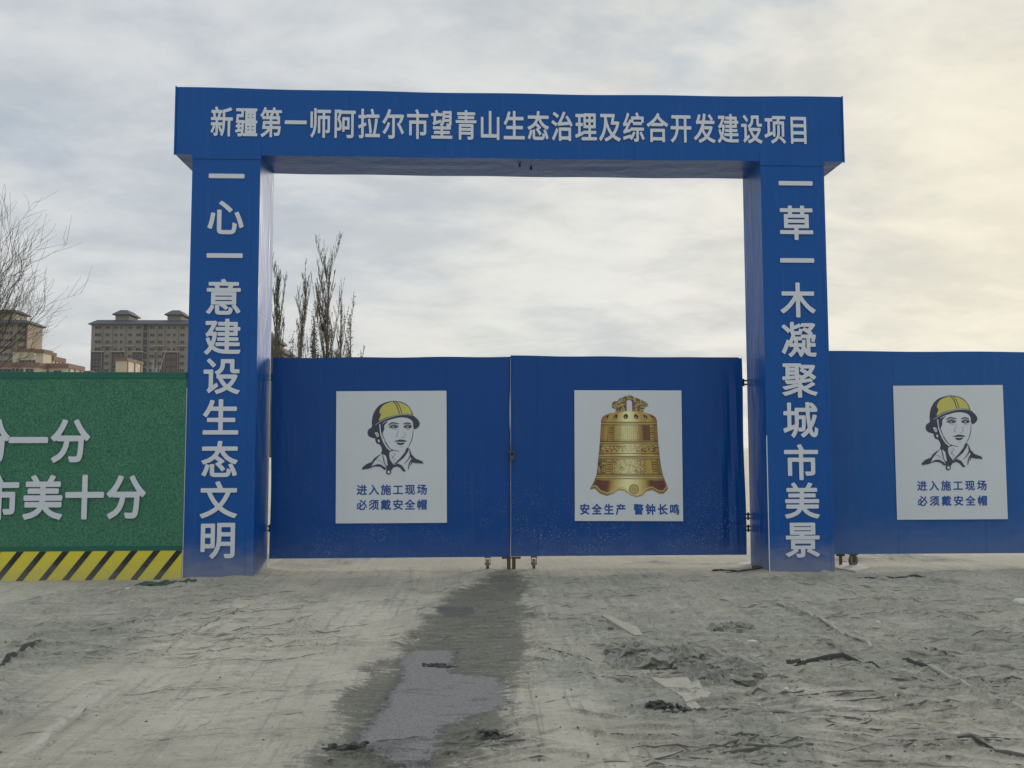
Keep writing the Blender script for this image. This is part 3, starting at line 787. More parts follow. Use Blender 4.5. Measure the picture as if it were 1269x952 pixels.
# the bell print
def bell_print(poster, fn):
    nrmz = lambda x, y: ((x-64)/706.0, (y-44)/861.0)
    Ly = [185, 195, 205, 220, 245, 262, 390, 490, 560, 600, 640, 665, 690, 702]
    Lx = [330, 285, 262, 245, 238, 238, 229, 219, 212, 207, 192, 180, 165, 163]
    Rx = [520, 560, 580, 598, 606, 606, 613, 622, 632, 640, 655, 664, 672, 674]
    bu = [0, .06, .13, .22, .30, .36, .43, .52, .60, .66, .72, .80, .88, .94, 1]
    by = [700, 694, 728, 742, 726, 703, 706, 738, 750, 742, 712, 702, 726, 728, 696]
    nu, nv = 150, 190
    us = np.linspace(0, 1, nu+1); vs_ = np.linspace(0, 1, nv+1)
    Uu, Vv = np.meshgrid(us, vs_)
    top = 196-14*np.sin(np.pi*Uu)
    bot = np.interp(Uu, bu, by)
    Yg0 = 190+Vv*(700-190)
    L = np.interp(Yg0, Ly, Lx); Rr = np.interp(Yg0, Ly, Rx)
    Xg = L+(Rr-L)*Uu
    Yc = 190+Vv*(700-190)
    cap = top+(Yc-190)*(262-top)/(262-190)
    Yg = np.where(Yc < 262, cap, Yc)
    Yg = np.where(Yc > 632, 632+(Yc-632)/(700-632)*(bot-632), Yg)
    arc = 10*np.sin(np.pi*Uu)                        # the bands bow downwards a little
    yy = Yg0-arc*0
    s = 2*Uu-1
    # printed gold: pale centre, deep red-brown flanks
    def lerp(a_, b_, k): return np.array(a_)[None, None]*(1-k[..., None])+np.array(b_)[None, None]*k[..., None]
    gold, pale_, dark, wine = (.52, .35, .07), (.85, .80, .42), (.055, .022, .012), (.10, .018, .025)
    k = np.exp(-((s+.02)/.33)**2)
    C = lerp(gold, pale_, k)
    def blend(C, col, k): k = np.clip(k, 0, 1); return C*(1-k[..., None])+np.array(col)[None, None]*k[..., None]
    C = blend(C, wine, .6*sstep(.66, 1.0, np.abs(s)))
    C = blend(C, (.30, .17, .05), .4*np.exp(-((s-.5)/.14)**2)); C = blend(C, (.30, .17, .05), .4*np.exp(-((s+.55)/.16)**2))
    def band(y0, y1): return (yy > y0) & (yy < y1)
    def hl(C, y, w, col=dark, a_=1.0): return blend(C, col, a_*np.exp(-((yy-y)/w)**2))
    for y, w in ((258, 3.5), (268, 2), (386, 5), (398, 2.5), (462, 2.5), (484, 5), (494, 2), (604, 4.5), (612, 2), (628, 2.5)): C = hl(C, y, w)
    for y in (263, 392, 478, 490, 608, 622): C = hl(C, y, 2.2, (.66, .60, .26), .8)
    # shoulder petals
    for sc_ in (-.83, -.5, -.12, .27, .62, .9):
        r2 = ((s-sc_)/(.10*(1.05-abs(sc_)*.45)))**2+((yy-222)/17)**2
        C = blend(C, dark, sstep(1.0, .6, r2)*(yy > 203)); C = blend(C, (.55, .48, .2), .8*sstep(.5, .1, ((s-sc_+.01)/.05)**2+((yy-228)/11)**2))
    # upper panel: vertical brush grooves
    m1 = band(274, 376)
    gr = .5+.5*np.sin(s*95); C = blend(C, dark, m1*(np.abs(s) < .7)*.8*gr*fbm(s*20, yy*.02, 3, 4))
    C = blend(C, wine, m1*.8*sstep(.42, .5, s)*(s < .72)); C = blend(C, wine, m1*.35*sstep(.22, .42, s)*(s < .45))
    # framed side panels with key pattern
    for (y0, y1) in ((276, 374), (502, 596)):
        for xa in (-.74, -.54, .72, .90):
            C = blend(C, dark, band(y0-4, y1+4)*np.exp(-((s-xa)/.010)**2))
        key = (np.sin((yy-y0)*.42) > .15) & (np.abs(np.abs(s)-.64-.16*(s > 0)) < .07)
        C = blend(C, dark, (key & band(y0+6, y1-6))*.8)
        for ye in (y0, y1): C = blend(C, dark, np.exp(-((yy-ye)/1.6)**2)*.8)
    # floral relief bands
    for (y0, y1, sd) in ((405, 456, 7), (502, 596, 9)):
        f1 = fbm(Xg*.085, Yg*.085, 3, sd); f2 = np.abs(2*f1-1)
        mk_ = band(y0+3, y1-3)*((np.abs(s) < .52) | (y0 < 450) | (s < -.76))
        C = blend(C, dark, mk_*sstep(.22, .08, f2)*(.5+.5*np.minimum(1, np.abs(s)*1.7)))
        C = blend(C, (.60, .54, .24), mk_*sstep(.25, .4, f2)*.45)
    # skirt
    sk = sstep(632, 640, yy)
    C = blend(C, wine, sk*(.9*sstep(.42, .62, np.abs(s+.02))*(1-sstep(.93, 1, np.abs(s)))))
    edge_d = bot-Yg
    C = blend(C, (.60, .52, .2), sk*sstep(26, 20, edge_d)*sstep(14, 18, edge_d)*.9)
    C = blend(C, dark, sstep(4, 1, edge_d)); C = blend(C, (.34, .24, .07), sk*sstep(13, 9, edge_d)*.8)
    C = blend(C, dark, sstep(.985, 1, np.abs(s))*.9)
    r_ = np.hypot(Xg-450, (Yg-697)); C = blend(C, (.22, .15, .05), sstep(34, 31, r_)); C = blend(C, (.50, .44, .16), sstep(28, 24, r_)); C = blend(C, (.30, .21, .07), sstep(16, 12, r_)*.5)
    pts = [fn(*nrmz(x_, y_))+Vector((0, -.0014, 0)) for x_, y_ in zip(Xg.ravel(), Yg.ravel())]
    w = nu+1
    fs = [(j*w+i, (j+1)*w+i, (j+1)*w+i+1, j*w+i+1) for j in range(nv) for i in range(nu)]
    cols = [tuple(c_) for c_ in C.reshape(-1, 3)]
    # crown loop (twin beasts), painted on its own patch with a hole
    x0, x1, y0, y1, st_ = 296, 560, 72, 196, 3.0
    gx = np.arange(x0, x1, st_); gy = np.arange(y0, y1, st_); XX, YY = np.meshgrid(gx, gy)
    outl = [(330,192),(332,172),(312,165),(305,142),(318,118),(345,112),(362,92),(390,86),(408,76),(438,76),(455,88),(490,98),(520,112),(548,128),(552,150),(530,160),(520,178),(522,194)]
    sd = poly_sd(XX, YY, outl)+(fbm(XX*.12, YY*.12, 3, 3)-.5)*9
    hole = poly_sd(XX, YY, [(408,118),(418,110),(434,112),(442,124),(442,180),(408,180)])
    ink = (sd > 0) & (hole < 0)
    f1 = fbm(XX*.11, YY*.11, 3, 15)
    k = sstep(.35, .65, f1)
    Cc = lerp((.12, .06, .025), (.44, .36, .15), k)
    Cc = Cc*(1-.6*sstep(6, 0, sd)[..., None]); ed_ = sstep(-14, -2, hole)[..., None]; Cc = Cc*(1-ed_)+np.array((.22, .05, .03))*ed_
    base = len(pts); hw = len(gx)
    pts += [fn(*nrmz(x_, y_))+Vector((0, -.0013, 0)) for x_, y_ in zip(XX.ravel(), YY.ravel())]
    cols += [tuple(c_) for c_ in Cc.reshape(-1, 3)]
    for j in range(len(gy)-1):
        for i in range(hw-1):
            if ink[j, i] and ink[j+1, i] and ink[j, i+1] and ink[j+1, i+1]:
                fs.append((base+j*hw+i, base+(j+1)*hw+i, base+(j+1)*hw+i+1, base+j*hw+i+1))
    m_, t_, b_ = new_mat('bell_print_ink')
    at_ = t_.nodes.new('ShaderNodeAttribute'); at_.attribute_name = 'print'
    t_.links.new(at_.outputs['Color'], b_.inputs['Base Color']); b_.inputs['Roughness'].default_value = .5
    o = mk('bell_print', pts, fs, m_, poster)
    ca = o.data.color_attributes.new('print', 'FLOAT_COLOR', 'POINT')
    ca.data.foreach_set('color', np.array([(*c_, 1) for c_ in cols], np.float32).ravel())

# ================================================================== GATE LEAVES
GY_ = .70
def leaf_sheet(parent, TL, TR, BR, BL, mat, folds, thick=.045, seed=1, amp=.012, name='panel'):
    """vinyl stretched over a leaf: front sheet with soft folds, returned edges"""
    nu, nv = 70, 44; vs = []; fs = []
    fn = quad_frame((TL, TR, BR, BL))
    for j in range(nv+1):
        for i in range(nu+1):
            u, v = i/nu, j/nv; p = fn(u, v)
            e = min(1, 12*min(u, 1-u), 12*min(v, 1-v))
            q = (float(fbm(np.array([p.x*.9+seed]), np.array([p.z*.8]), 3, seed)[0])-.5)*amp
            for (fu, w, a_, v0, v1) in folds:
                q += a_*math.exp(-((u-fu-.01*math.sin(v*5))/w)**2)*max(0, min(1, (v-v0)*6, (v1-v)*6))
            edge_w = .006*math.sin(v*9+seed)*(u in (0, 1))
            vs.append(p+Vector((edge_w, -q*e, .004*math.sin(u*17+seed)*(j == 0))))
    w = nu+1
    for j in range(nv):
        for i in range(nu): a_ = j*w+i; fs.append((a_, a_+w, a_+w+1, a_+1))
    k = len(vs); back = [Vector((v.x, GY_+thick, v.z)) for v in vs]
    rim = [i for i in range(w)]+[w*j+nu for j in range(1, nv+1)]+[nv*w+i for i in range(nu-1, -1, -1)]+[w*j for j in range(nv-1, 0, -1)]
    rp = [back[i] for i in rim]; n = len(rim)
    fs += [(rim[i], rim[(i+1) % n], k+(i+1) % n, k+i) for i in range(n)]
    fs.append(tuple(k+i for i in range(n)))
    return mk(name, vs+rp, fs, mat, parent, smooth=False)
def frame_tubes(parent, x0, x1, z0, z1):
    mb = MB(); y0, y1 = GY_+.052, GY_+.09
    mb.box((x0+.01, y0, z0+.01), (x0+.05, y1, z1-.01)); mb.box((x1-.05, y0, z0+.01), (x1-.01, y1, z1-.01))
    mb.box((x0+.052, y0, z0+.01), (x1-.052, y1, z0+.05)); mb.box((x0+.052, y0, z1-.05), (x1-.052, y1, z1-.01))
    xm = (x0+x1)/2; mb.box((xm-.02, y0, z0+.052), (xm+.02, y1, z1-.052))
    mb.build('frame', STEEL, parent)
def caster(parent, px_, edge_on=True, gap_z=.2):
    g = onY(px_, 700, GY_+.03); x = g.x; y = GY_+.03
    gz = hgt(x, y)
    r = .062 if edge_on else .080; top = gap_z
    br = MB()
    t_ = .030 if edge_on else .028
    if edge_on:
        br.box((x-.04, y-.035, top-.012), (x+.04, y+.035, top))
        br.box((x-t_-.006, y-.02, gz+r-.015), (x-t_, y+.02, top-.013)); br.box((x+t_, y-.02, gz+r-.015), (x+t_+.006, y+.02, top-.013))
        ax = Vector((1, 0, 0))
    else:
        ax = Vector((.45, -.89, 0)).normalized()
        sd_ = Vector((.89, .45, 0)).normalized()
        br.box((x-.05, y-.04, top-.012), (x+.05, y+.04, top))
        for s_ in (-1, 1):
            c_ = Vector((x, y, 0))+ax*(t_*s_)
            a_ = c_-sd_*.022; b_ = c_+sd_*.022; o_ = ax*.005*s_
            q = [Vector((p.x, p.y, zz)) for zz in (gz+r-.015, top-.013) for p in (a_, b_, b_+o_, a_+o_)]
            br.add(q, [(0,1,5,4),(1,2,6,5),(2,3,7,6),(3,0,4,7),(0,3,2,1),(4,5,6,7)])
    o = br.build('caster', RUST, parent)
    wh = MB(); c_ = Vector((x, y, gz+r)); 
    prof = ((-.020, .82), (-.016, .97), (-.006, 1.0), (.006, 1.0), (.016, .97), (.020, .82))
    for (w0, r0), (w1, r1) in zip(prof[:-1], prof[1:]): wh.cyl(c_+ax*w0, c_+ax*w1, r*r0, 22, 0, r*r1, caps=False)
    wh.cyl(c_-ax*.020, c_-ax*.0199, r*.82, 22); wh.cyl(c_+ax*.0199, c_+ax*.020, r*.82, 22)
    wh.build('wheel', RUBBER, o, smooth=False)
    hb = MB(); hb.cyl(c_-ax*.038, c_+ax*.038, .011, 10); hb.build('axle', STEEL, o)
    return o
def hinge(parent, x0, x1, z):
    mb = MB(); mb.box((x0, GY_+.0, z-.035), (x1, GY_+.05, z-.016)); mb.box((x0, GY_+.0, z+.016), (x1, GY_+.05, z+.035))
    xm = (x0+x1)/2; mb.cyl((xm, GY_+.02, z-.05), (xm, GY_+.02, z+.05), .013, 10)
    mb.build('hinge', BLACK_M, parent)

Pt = lambda px_, py_, dy=0: onY(px_, py_, GY_+dy)
# left leaf
TL, TR, BR, BL = Pt(337.5, 443.5), Pt(632.2, 442.2), Pt(632.8, 690.2), Pt(334, 692.5)
g1 = empty('gate_leaf', (Pt(485, 600).x, GY_, 0), 'blue gate leaf with a helmeted worker poster, beside the left pillar', 'gate', 'gate leaves closing the entrance')
leaf_sheet(g1, TL, TR, BR, BL, BLUE_DOOR, ((.985, .008, .006, 0, 1), (.03, .012, .006, 0, 1)), seed=2)
frame_tubes(g1, TL.x, TR.x-.01, BL.z, TL.z)
po, fn = sheet_poster(g1, [Pt(416.8, 485.0, -.013), Pt(553.3, 484.3, -.013), Pt(553.8, 648.0, -.013), Pt(416.0, 648.8, -.013)])
worker_print(po, fn); po['label'] = 'safety poster of a worker in a yellow helmet, left leaf'
emw = .0805*1.77
caption(po, [('进入施工现场', .233, .776, .749), ('必须戴安全帽', .233, .776, .862)], fn, emw, .98, .026)
zb_ = BR.z
caster(g1, 604.3, True, zb_)
for i, z in enumerate((Pt(336, 468).z, Pt(332, 655).z)): hinge(g1, PLX1+.012, TL.x+.02, z)
# right leaf
TL, TR, BR, BL = Pt(632.4, 440.8, -.012), Pt(919.0, 443.6, -.012), Pt(925.6, 687.6, -.012), Pt(633.2, 689.6, -.012)
g2 = empty('gate_leaf', (Pt(780, 600).x, GY_, 0), 'mud-splashed blue gate leaf with a bronze bell poster', 'gate', 'gate leaves closing the entrance')
leaf_sheet(g2, TL, TR, BR, BL, BLUE_MUD, ((.935, .012, -.026, .05, 1.1), (.962, .010, .024, .0, 1.1), (.90, .015, .012, .35, 1.1)), seed=7, amp=.014)
frame_tubes(g2, TL.x+.02, TR.x-.01, BL.z, TL.z)
po, fn = sheet_poster(g2, [Pt(711.8, 483.7, -.029), Pt(844.4, 484.0, -.029), Pt(846.6, 646.0, -.029), Pt(712.4, 645.7, -.029)])
po['label'] = 'safety poster of a bronze bell, right leaf'
bell_print(po, fn)
caption(po, [('安全生产', .092, .424, .911), ('警钟长鸣', .588, .922, .911)], fn, .0805*1.84, .92, .032)
caster(g2, 661.6, True, zb_)
for i, z in enumerate((Pt(922, 474).z, Pt(927, 640).z, Pt(928, 655).z)): hinge(g2, TR.x-.02+(.05 if i else 0), PRX0-.012, z)
# drop bolts at the meeting edges
for gg, px_ in ((g1, 630.5), (g2, 636.8)):
    mb = MB(); c_ = Pt(px_, 697); x = c_.x; s_ = -1 if gg is g1 else 1
    mb.box((x-.024, GY_-.0, hgt(x, GY_)-.01), (x+.024, GY_+.022, zb_-.026))
    mb.box((min(x-.03*s_, x+.09*s_), GY_-.006, zb_-.026), (max(x-.03*s_, x+.09*s_), GY_+.034, zb_-.001))
    mb.build('drop_bolt', RUST, gg)
# edge strip and latch on the right leaf
mb = MB(); a_ = Pt(632.6, 441.5); b_ = Pt(633.2, 689)
mb.box((a_.x-.007, GY_-.030, b_.z+.01), (a_.x+.005, GY_-.014, a_.z-.03)); mb.build('edge_strip', WORN, g2)
c_ = Pt(633.5, 563)
mb = MB(); mb.box((c_.x-.045, GY_-.05, c_.z+.02), (c_.x+.05, GY_-.032, c_.z+.045)); mb.cyl((c_.x, GY_-.05, c_.z+.03), (c_.x, GY_-.05, c_.z+.12), .010, 8)
for k in range(10):
    a0 = 2*math.pi*k/10; a1 = 2*math.pi*(k+1)/10
    mb.cyl((c_.x+.012+.028*math.cos(a0), GY_-.06, c_.z-.0+.03*math.sin(a0)), (c_.x+.012+.028*math.cos(a1), GY_-.06, c_.z-.0+.03*math.sin(a1)), .007, 6)
la = mb.build('latch', STEEL, g2)
mb = MB(); mb.box((c_.x-.02, GY_-.075, c_.z-.075), (c_.x+.035, GY_-.05, c_.z-.025), bev=.006); mb.build('padlock', STEEL, la)

# right side gate behind the pillar
TL, TR, BR, BL = Pt(940, 434.8, .02), Pt(1440, 437.2, .02), Pt(1440, 684.5, .02), Pt(945, 687.6, .02)
TL.x = PRX1-.12; BL.x = PRX1-.12
g3 = empty('side_gate', (TL.x+1.5, GY_, 0), 'wide blue side gate with a helmet poster, right of the right pillar', 'gate')
leaf_sheet(g3, TL, TR, BR, BL, BLUE_SIDE, ((.25, .03, .008, 0, 1), (.62, .02, -.008, .2, 1)), seed=12, amp=.02)
frame_tubes(g3, TL.x, TR.x, BL.z, TL.z)
po, fn = sheet_poster(g3, [Pt(1106.8, 478.2, .006), Pt(1242.6, 477.2, .006), Pt(1249.0, 643.4, .006), Pt(1111.8, 644.3, .006)])
po['label'] = 'safety poster of a worker in a yellow helmet, faded, side gate'
worker_print(po, fn)
caption(po, [('进入施工现场', .233, .776, .749), ('必须戴安全帽', .233, .776, .862)], fn, emw, .98, .026)
zc_ = BL.z
caster(g3, 1057.5, False, zc_)
mb = MB(); q = Pt(1042.5, 700, .05); mb.box((q.x-.016, q.y, -.02), (q.x+.016, q.y+.032, zc_-.002)); mb.box((q.x-.05, q.y-.01, zc_-.03), (q.x+.05, q.y+.04, zc_-.002)); mb.build('drop_bolt', RUST, g3)

# ================================================================== GREEN HOARDING
HY = -.02
hl = onY(-160, 462, HY); hr_t = onY(230.8, 461.5, HY); hr_b = onY(226.2, 719, HY)
HRX = PLX0-.006; HLX = onY(-420, 600, HY).x
zt_, z_tr, zg_, zb2 = onY(120, 461.3, HY).z, onY(120, 469, HY).z, onY(120, 682.8, HY).z, -.03
hb_ = empty('green_hoarding', ((HLX+HRX)/2, HY, 0), 'green turf hoarding with a yellow and black striped foot, left of the arch', 'hoarding')
mb = MB(); mb.box((HLX, HY, zg_+.001), (HRX, HY+.03, z_tr-.001)); mb.build('turf_panel', TURF, hb_)
mb = MB(); mb.box((HLX, HY-.006, z_tr), (HRX, HY+.036, zt_)); mb.box((HLX, HY-.006, zg_-.001), (HRX, HY-.0005, zg_+.055)); mb.build('trim', TURF_TRIM, hb_)
for k in range(5):
    mb = MB(); x = HLX+.1+k*(HRX-HLX-.2)/4; mb.box((x-.04, HY+.038, -.03), (x+.04, HY+.118, zt_-.02))
    mb.build('back_post', STEEL, hb_)
kb = MB(); kb.box((HLX, HY-.004, zb2), (HRX, HY+.03, zg_-.002)); kick = kb.build('kick_board', YELLOW, hb_)
kz0, kz1 = zb2+.001, zg_-.003
slope = -(85/125.0)                            # horizontal run per unit of drop
pitch = 88/3.283*PX*1.0; wd = 27/3.283*PX
xk = HRX-.30+pitch*1.0
hk = kz1-kz0
while xk > HLX+.3:
    # upper edge centred at xk, lower edge shifted left
    xt0, xt1 = xk-wd/2, xk+wd/2; dx = slope*hk*1.15
    pts = [(xt0, kz1), (xt1, kz1), (xt1+dx, kz0), (xt0+dx, kz0)]
    # clip at the right end
    def clip(pts, X):
        out = []
        for i in range(len(pts)):
            a_, b_ = pts[i], pts[(i+1) % len(pts)]
            if a_[0] <= X: out.append(a_)
            if (a_[0] <= X) != (b_[0] <= X):
                t_ = (X-a_[0])/(b_[0]-a_[0]); out.append((X, a_[1]+(b_[1]-a_[1])*t_))
        return out
    pts = clip(pts, HRX-.002)
    if len(pts) > 2:
        n = len(pts); vs = [(p[0], HY-.0065, p[1]) for p in pts]+[(p[0], HY-.0035, p[1]) for p in pts]
        mk('stripe', vs, [tuple(range(n))[::-1]]+[(i, (i+1) % n, n+(i+1) % n, n+i) for i in range(n)], BLACKSTR, kick)
    xk -= pitch
for ch, px_, py_ in (('份', -12, 546), ('一', 36, 546), ('分', 88, 546), ('市', 0, 617), ('美', 54, 616.5), ('十', 105.5, 616), ('分', 157, 615.5),
                     ('多', -62, 546), ('城', -54, 617.5)):
    c_ = onY(px_, py_, HY); mb = MB()
    add_glyph(mb, ch, Vector((c_.x, HY-.016, c_.z)), 48*PX, 55*PX, bold=.026, thick=.004)
    mb.add([], []); mb.build('character', simple('turf_letter', (.60, .635, .68), .5, .05, 3) if 'turf_letter' not in MATS else MATS['turf_letter'], hb_)

bpy.data.objects.remove(_to)

# ================================================================== TREES
BARK = simple('bark', (.075, .062, .050), .9, .3, 12, bump=.4)
BARK2 = simple('poplar_bark', (.12, .104, .085), .9, .3, 3)
TWIGP = simple('pale_twig', (.42, .42, .42), .9, .2, 3)
DRYLEAF = simple('dry_leaf', (.10, .085, .06), .8, .35, 2)
class Tubes:
    def __init__(s): s.v = []; s.f = []
    def tube(s, pts, r0, r1, n=4, power=1.0):
        b = len(s.v); m_ = len(pts)
        for i, p in enumerate(pts):
            d = (pts[min(i+1, m_-1)]-pts[max(i-1, 0)]).normalized()
            a_ = d.orthogonal().normalized(); c_ = d.cross(a_); k = i/(m_-1); r = r0+(r1-r0)*k**power
            for j in range(n): th = 2*math.pi*j/n; s.v.append(p+(a_*math.cos(th)+c_*math.sin(th))*r)
        for i in range(m_-1):
            for j in range(n): s.f.append((b+i*n+j, b+i*n+(j+1) % n, b+(i+1)*n+(j+1) % n, b+(i+1)*n+j))
def curve(rnd, p, d, L, n, wob_, up):
    pts = [p.copy()]; d = d.normalized()
    for i in range(n):
        d = (d+Vector((rnd.gauss(0, wob_), rnd.gauss(0, wob_), rnd.gauss(0, wob_)+up))).normalized(); p = p+d*(L/n); pts.append(p.copy())
    return pts
def spreading_tree(name, base, label, H_=6.3, seed=1, mat=None, r0=.10, spread=.5):
    rnd = random.Random(seed); root = empty(name, base, label, 'tree'); base = Vector(base)
    tk = Tubes(); cr = Tubes()
    trunk = curve(rnd, base+Vector((0, 0, -.1)), Vector((.04, 0, 1)), H_*.30, 6, .03, .05); tk.tube(trunk, r0, r0*.75, 9)
    def grow_(p, d, L, r, lev):
        n = 7 if lev < 3 else 5
        pts = curve(rnd, p, d, L, n, .05+.015*lev, .085); (tk if lev == 0 else cr).tube(pts, r, r*.35 if lev < 4 else r*.5, 6 if lev < 2 else 4 if lev < 3 else 3)
        if lev >= 4: return
        k = (7, 9, 6, 4)[lev]
        for i in range(k):
            t_ = .25+.75*(i+rnd.random())/k; j = min(n-1, int(t_*n)); q = pts[j].lerp(pts[j+1], t_*n-j if t_*n-j < 1 else 1)
            dd = (pts[j+1]-pts[j]).normalized(); ax = dd.orthogonal().normalized(); ax.rotate(Matrix.Rotation(rnd.uniform(0, 6.28), 3, dd))
            nd = dd.copy(); nd.rotate(Matrix.Rotation(rnd.uniform(.35, .75), 3, ax))
            grow_(q, nd, L*rnd.uniform(.42, .66), max(.0035, r*.40*(1-.4*t_)), lev+1)
    top = trunk[-1]
    for i in range(22):
        a_ = 2*math.pi*i/22+rnd.uniform(-.3, .3); tilt = rnd.uniform(.12, spread+.12)
        grow_(top-Vector((0, 0, rnd.uniform(0, .5))), Vector((math.cos(a_)*math.sin(tilt), math.sin(a_)*math.sin(tilt), math.cos(tilt))), H_*rnd.uniform(.38, .47), r0*.36, 1)
    mk('trunk', tk.v, tk.f, mat, root, smooth=True); mk('crown', cr.v, cr.f, mat, root)
    return root
bt = onY(-72, 560, 5.2)
spreading_tree('bare_tree', (bt.x-.42, 5.2, 0), 'bare spreading tree behind the green hoarding at the far left, fine twigs against the sky', 6.1, 4, BARK, .11, .62)

def poplar(px_, ytop, Y, label, seed, spread=.16, leaders=5, knob=0.0, group=None, dens=1.0):
    rnd = random.Random(seed); t_ = onY(px_, ytop, Y); base = Vector((t_.x, Y, 0)); H_ = t_.z
    root = empty('bare_poplar', base, label, 'tree', group)
    tk = Tubes(); cr = Tubes(); lf = MB()
    trunk = curve(rnd, base+Vector((0, 0, -.2)), Vector((0, 0, 1)), H_*.97, 22, .012, .05); tk.tube(trunk, H_*.016, .012, 7, .8)
    def lead(p, d, L, r, lev):
        n = 9 if lev == 1 else 6
        pts = curve(rnd, p, d, L, n, .03, .07); cr.tube(pts, r*.75, .010, 4 if lev == 1 else 3)
        if knob:
            for q in pts[1:]:
                for k in range(int(.8*knob+rnd.random()*.9)):
                    c_ = q+Vector((rnd.gauss(0, .12), rnd.gauss(0, .12), rnd.gauss(0, .25))); s_ = rnd.uniform(.03, .075)
                    a_ = Vector((rnd.uniform(-1, 1), rnd.uniform(-1, 1), rnd.uniform(-1, 1))).normalized()*s_; b_ = a_.orthogonal().normalized()*s_
                    lf.add([c_-a_, c_+b_, c_+a_, c_-b_], [(0, 1, 2, 3)])
        if lev >= 3: return
        for i in range(int((11 if lev == 1 else 5)*dens)):
            u = rnd.uniform(.08, .95); j = min(n-1, int(u*n)); q = pts[j].lerp(pts[j+1], u*n-j); a_ = rnd.uniform(0, 6.28); tl = rnd.uniform(.12, .38)
            lead(q, Vector((math.cos(a_)*math.sin(tl), math.sin(a_)*math.sin(tl), math.cos(tl))), L*rnd.uniform(.14, .34)*(1-.4*u), max(.012, r*.4), lev+1)
    for i in range(int(26*dens)):
        u = .10+.82*(i+rnd.random())/(26*dens); j = min(21, int(u*22)); q = trunk[j].lerp(trunk[j+1], u*22-j)
        a_ = rnd.uniform(0, 6.28); tl = rnd.uniform(spread*.8, spread*2.4)
        big_ = i % max(1, int(26/leaders)) == 0
        L = H_*(.5 if big_ else .26)*(1-.62*u)*rnd.uniform(.75, 1.15)
        lead(q, Vector((math.cos(a_)*math.sin(tl), math.sin(a_)*math.sin(tl), math.cos(tl))), L, (.085 if big_ else .04)*(1.1-u), 1)
    mk('trunk', tk.v, tk.f, BARK2, root, smooth=True); mk('crown', cr.v, cr.f, BARK2, root)
    if knob: lf.build('leaves', DRYLEAF, root)['kind'] = 'stuff'
GP = 'row of bare poplars beyond the gate'
poplar(346, 318, 64, 'bare poplar partly hidden behind the left pillar, leftmost beyond the gate', 11, .13, 6, .04, GP, 1.8)
poplar(371, 335, 66, 'slender bare poplar second from the left pillar', 12, .14, 7, .08, GP, 1.5)
poplar(363, 412, 60, 'very short thin poplar just right of the left pillar', 13, .10, 2, .6, GP, .5)
poplar(388, 386, 62, 'short knobbly poplar left of the tallest one, dry leaves clinging', 14, .06, 2, .8, GP, .6)
poplar(396, 394, 63, 'short poplar close against the tallest one, on its left', 15, .07, 2, .7, GP, .6)
poplar(409, 309, 64, 'tallest bare poplar beyond the gate, with several steep leaders', 16, .17, 9, .0, GP, 1.9)
poplar(426, 358, 66, 'thin straight poplar just right of the tallest one', 17, .13, 3, .0, GP, .8)
poplar(436, 382, 63, 'leaning short poplar at the right end of the row', 18, .18, 5, .2, GP, 1.0)
poplar(417, 426, 60, 'tiny poplar between the tallest and the thin straight one', 19, .10, 2, .8, GP, .4)
poplar(443, 425, 60, 'tiny outermost poplar at the right end of the row', 20, .10, 2, .6, GP, .35)
def small_tree(px_, ytop, Y, label, seed):
    rnd = random.Random(seed); t_ = onY(px_, ytop, Y); base = Vector((t_.x, Y, 0)); root = empty('young_tree', base, label, 'tree'); tk = Tubes(); cr = Tubes()
    b0 = curve(rnd, base, Vector((0, 0, 1)), t_.z*.62, 6, .02, .03); tk.tube(b0, .16, .10, 6)
    for i in range(14):
        q = b0[rnd.randint(3, 6)]; a_ = rnd.uniform(0, 6.28); tl = rnd.uniform(.15, .6)
        p_ = curve(rnd, q, Vector((math.cos(a_)*math.sin(tl), math.sin(a_)*math.sin(tl), math.cos(tl))), t_.z*rnd.uniform(.2, .42), 6, .05, .03); cr.tube(p_, .07, .03, 4)
    mk('trunk', tk.v, tk.f, TWIGP, root); mk('crown', cr.v, cr.f, TWIGP, root)
small_tree(186, 430, 150, 'small pale bare tree in front of the long apartment block, beside the cream building', 3)

# ================================================================== BUILDINGS
TAN = simple('tan_render', (.215, .20, .175), .9, .08, .25)
DKW = simple('dark_cladding', (.095, .086, .086), .9, .1, .3)
ROOF = simple('grey_roof', (.085, .09, .10), .8, .15, .3)
CREAM = simple('cream_render', (.46, .41, .31), .9, .06, .2)
BROWN = simple('brown_trim', (.185, .12, .10), .9, .12, .4)
WIN = simple('window_glass', (.055, .058, .062), .3, .3, .4)
WFR = simple('window_frame', (.30, .29, .27), .7, .1, .5)
BAND = simple('grey_band', (.30, .29, .275), .9, .05, .3)
_wm = {}
def window_mesh(w, h):
    k = (round(w, 2), round(h, 2))
    if k not in _wm:
        mb = MB(); f = .09
        mb.box((-w/2, -.12, 0), (w/2, .0, f), 0); mb.box((-w/2, -.12, h-f), (w/2, .0, h), 0)
        mb.box((-w/2, -.12, f), (-w/2+f, .0, h-f), 0); mb.box((w/2-f, -.12, f), (w/2, .0, h-f), 0); mb.box((-.04, -.1, f), (.04, .0, h-f), 0)
        mb.box((-w/2+f, -.05, f), (w/2-f, -.01, h-f), 1)
        me = bpy.data.meshes.new('window'); me.from_pydata([tuple(v) for v in mb.v], [], mb.f); me.materials.append(WFR); me.materials.append(WIN)
        me.polygons.foreach_set('material_index', mb.m); _wm[k] = me
    return _wm[k]
def add_window(parent, x, y, z, w, h, rot=0):
    o = bpy.data.objects.new('window', window_mesh(w, h)); COL.objects.link(o); o.parent = parent
    o.location = Vector((x, y, z))-world_loc(parent); o.rotation_euler = (0, 0, rot); return o
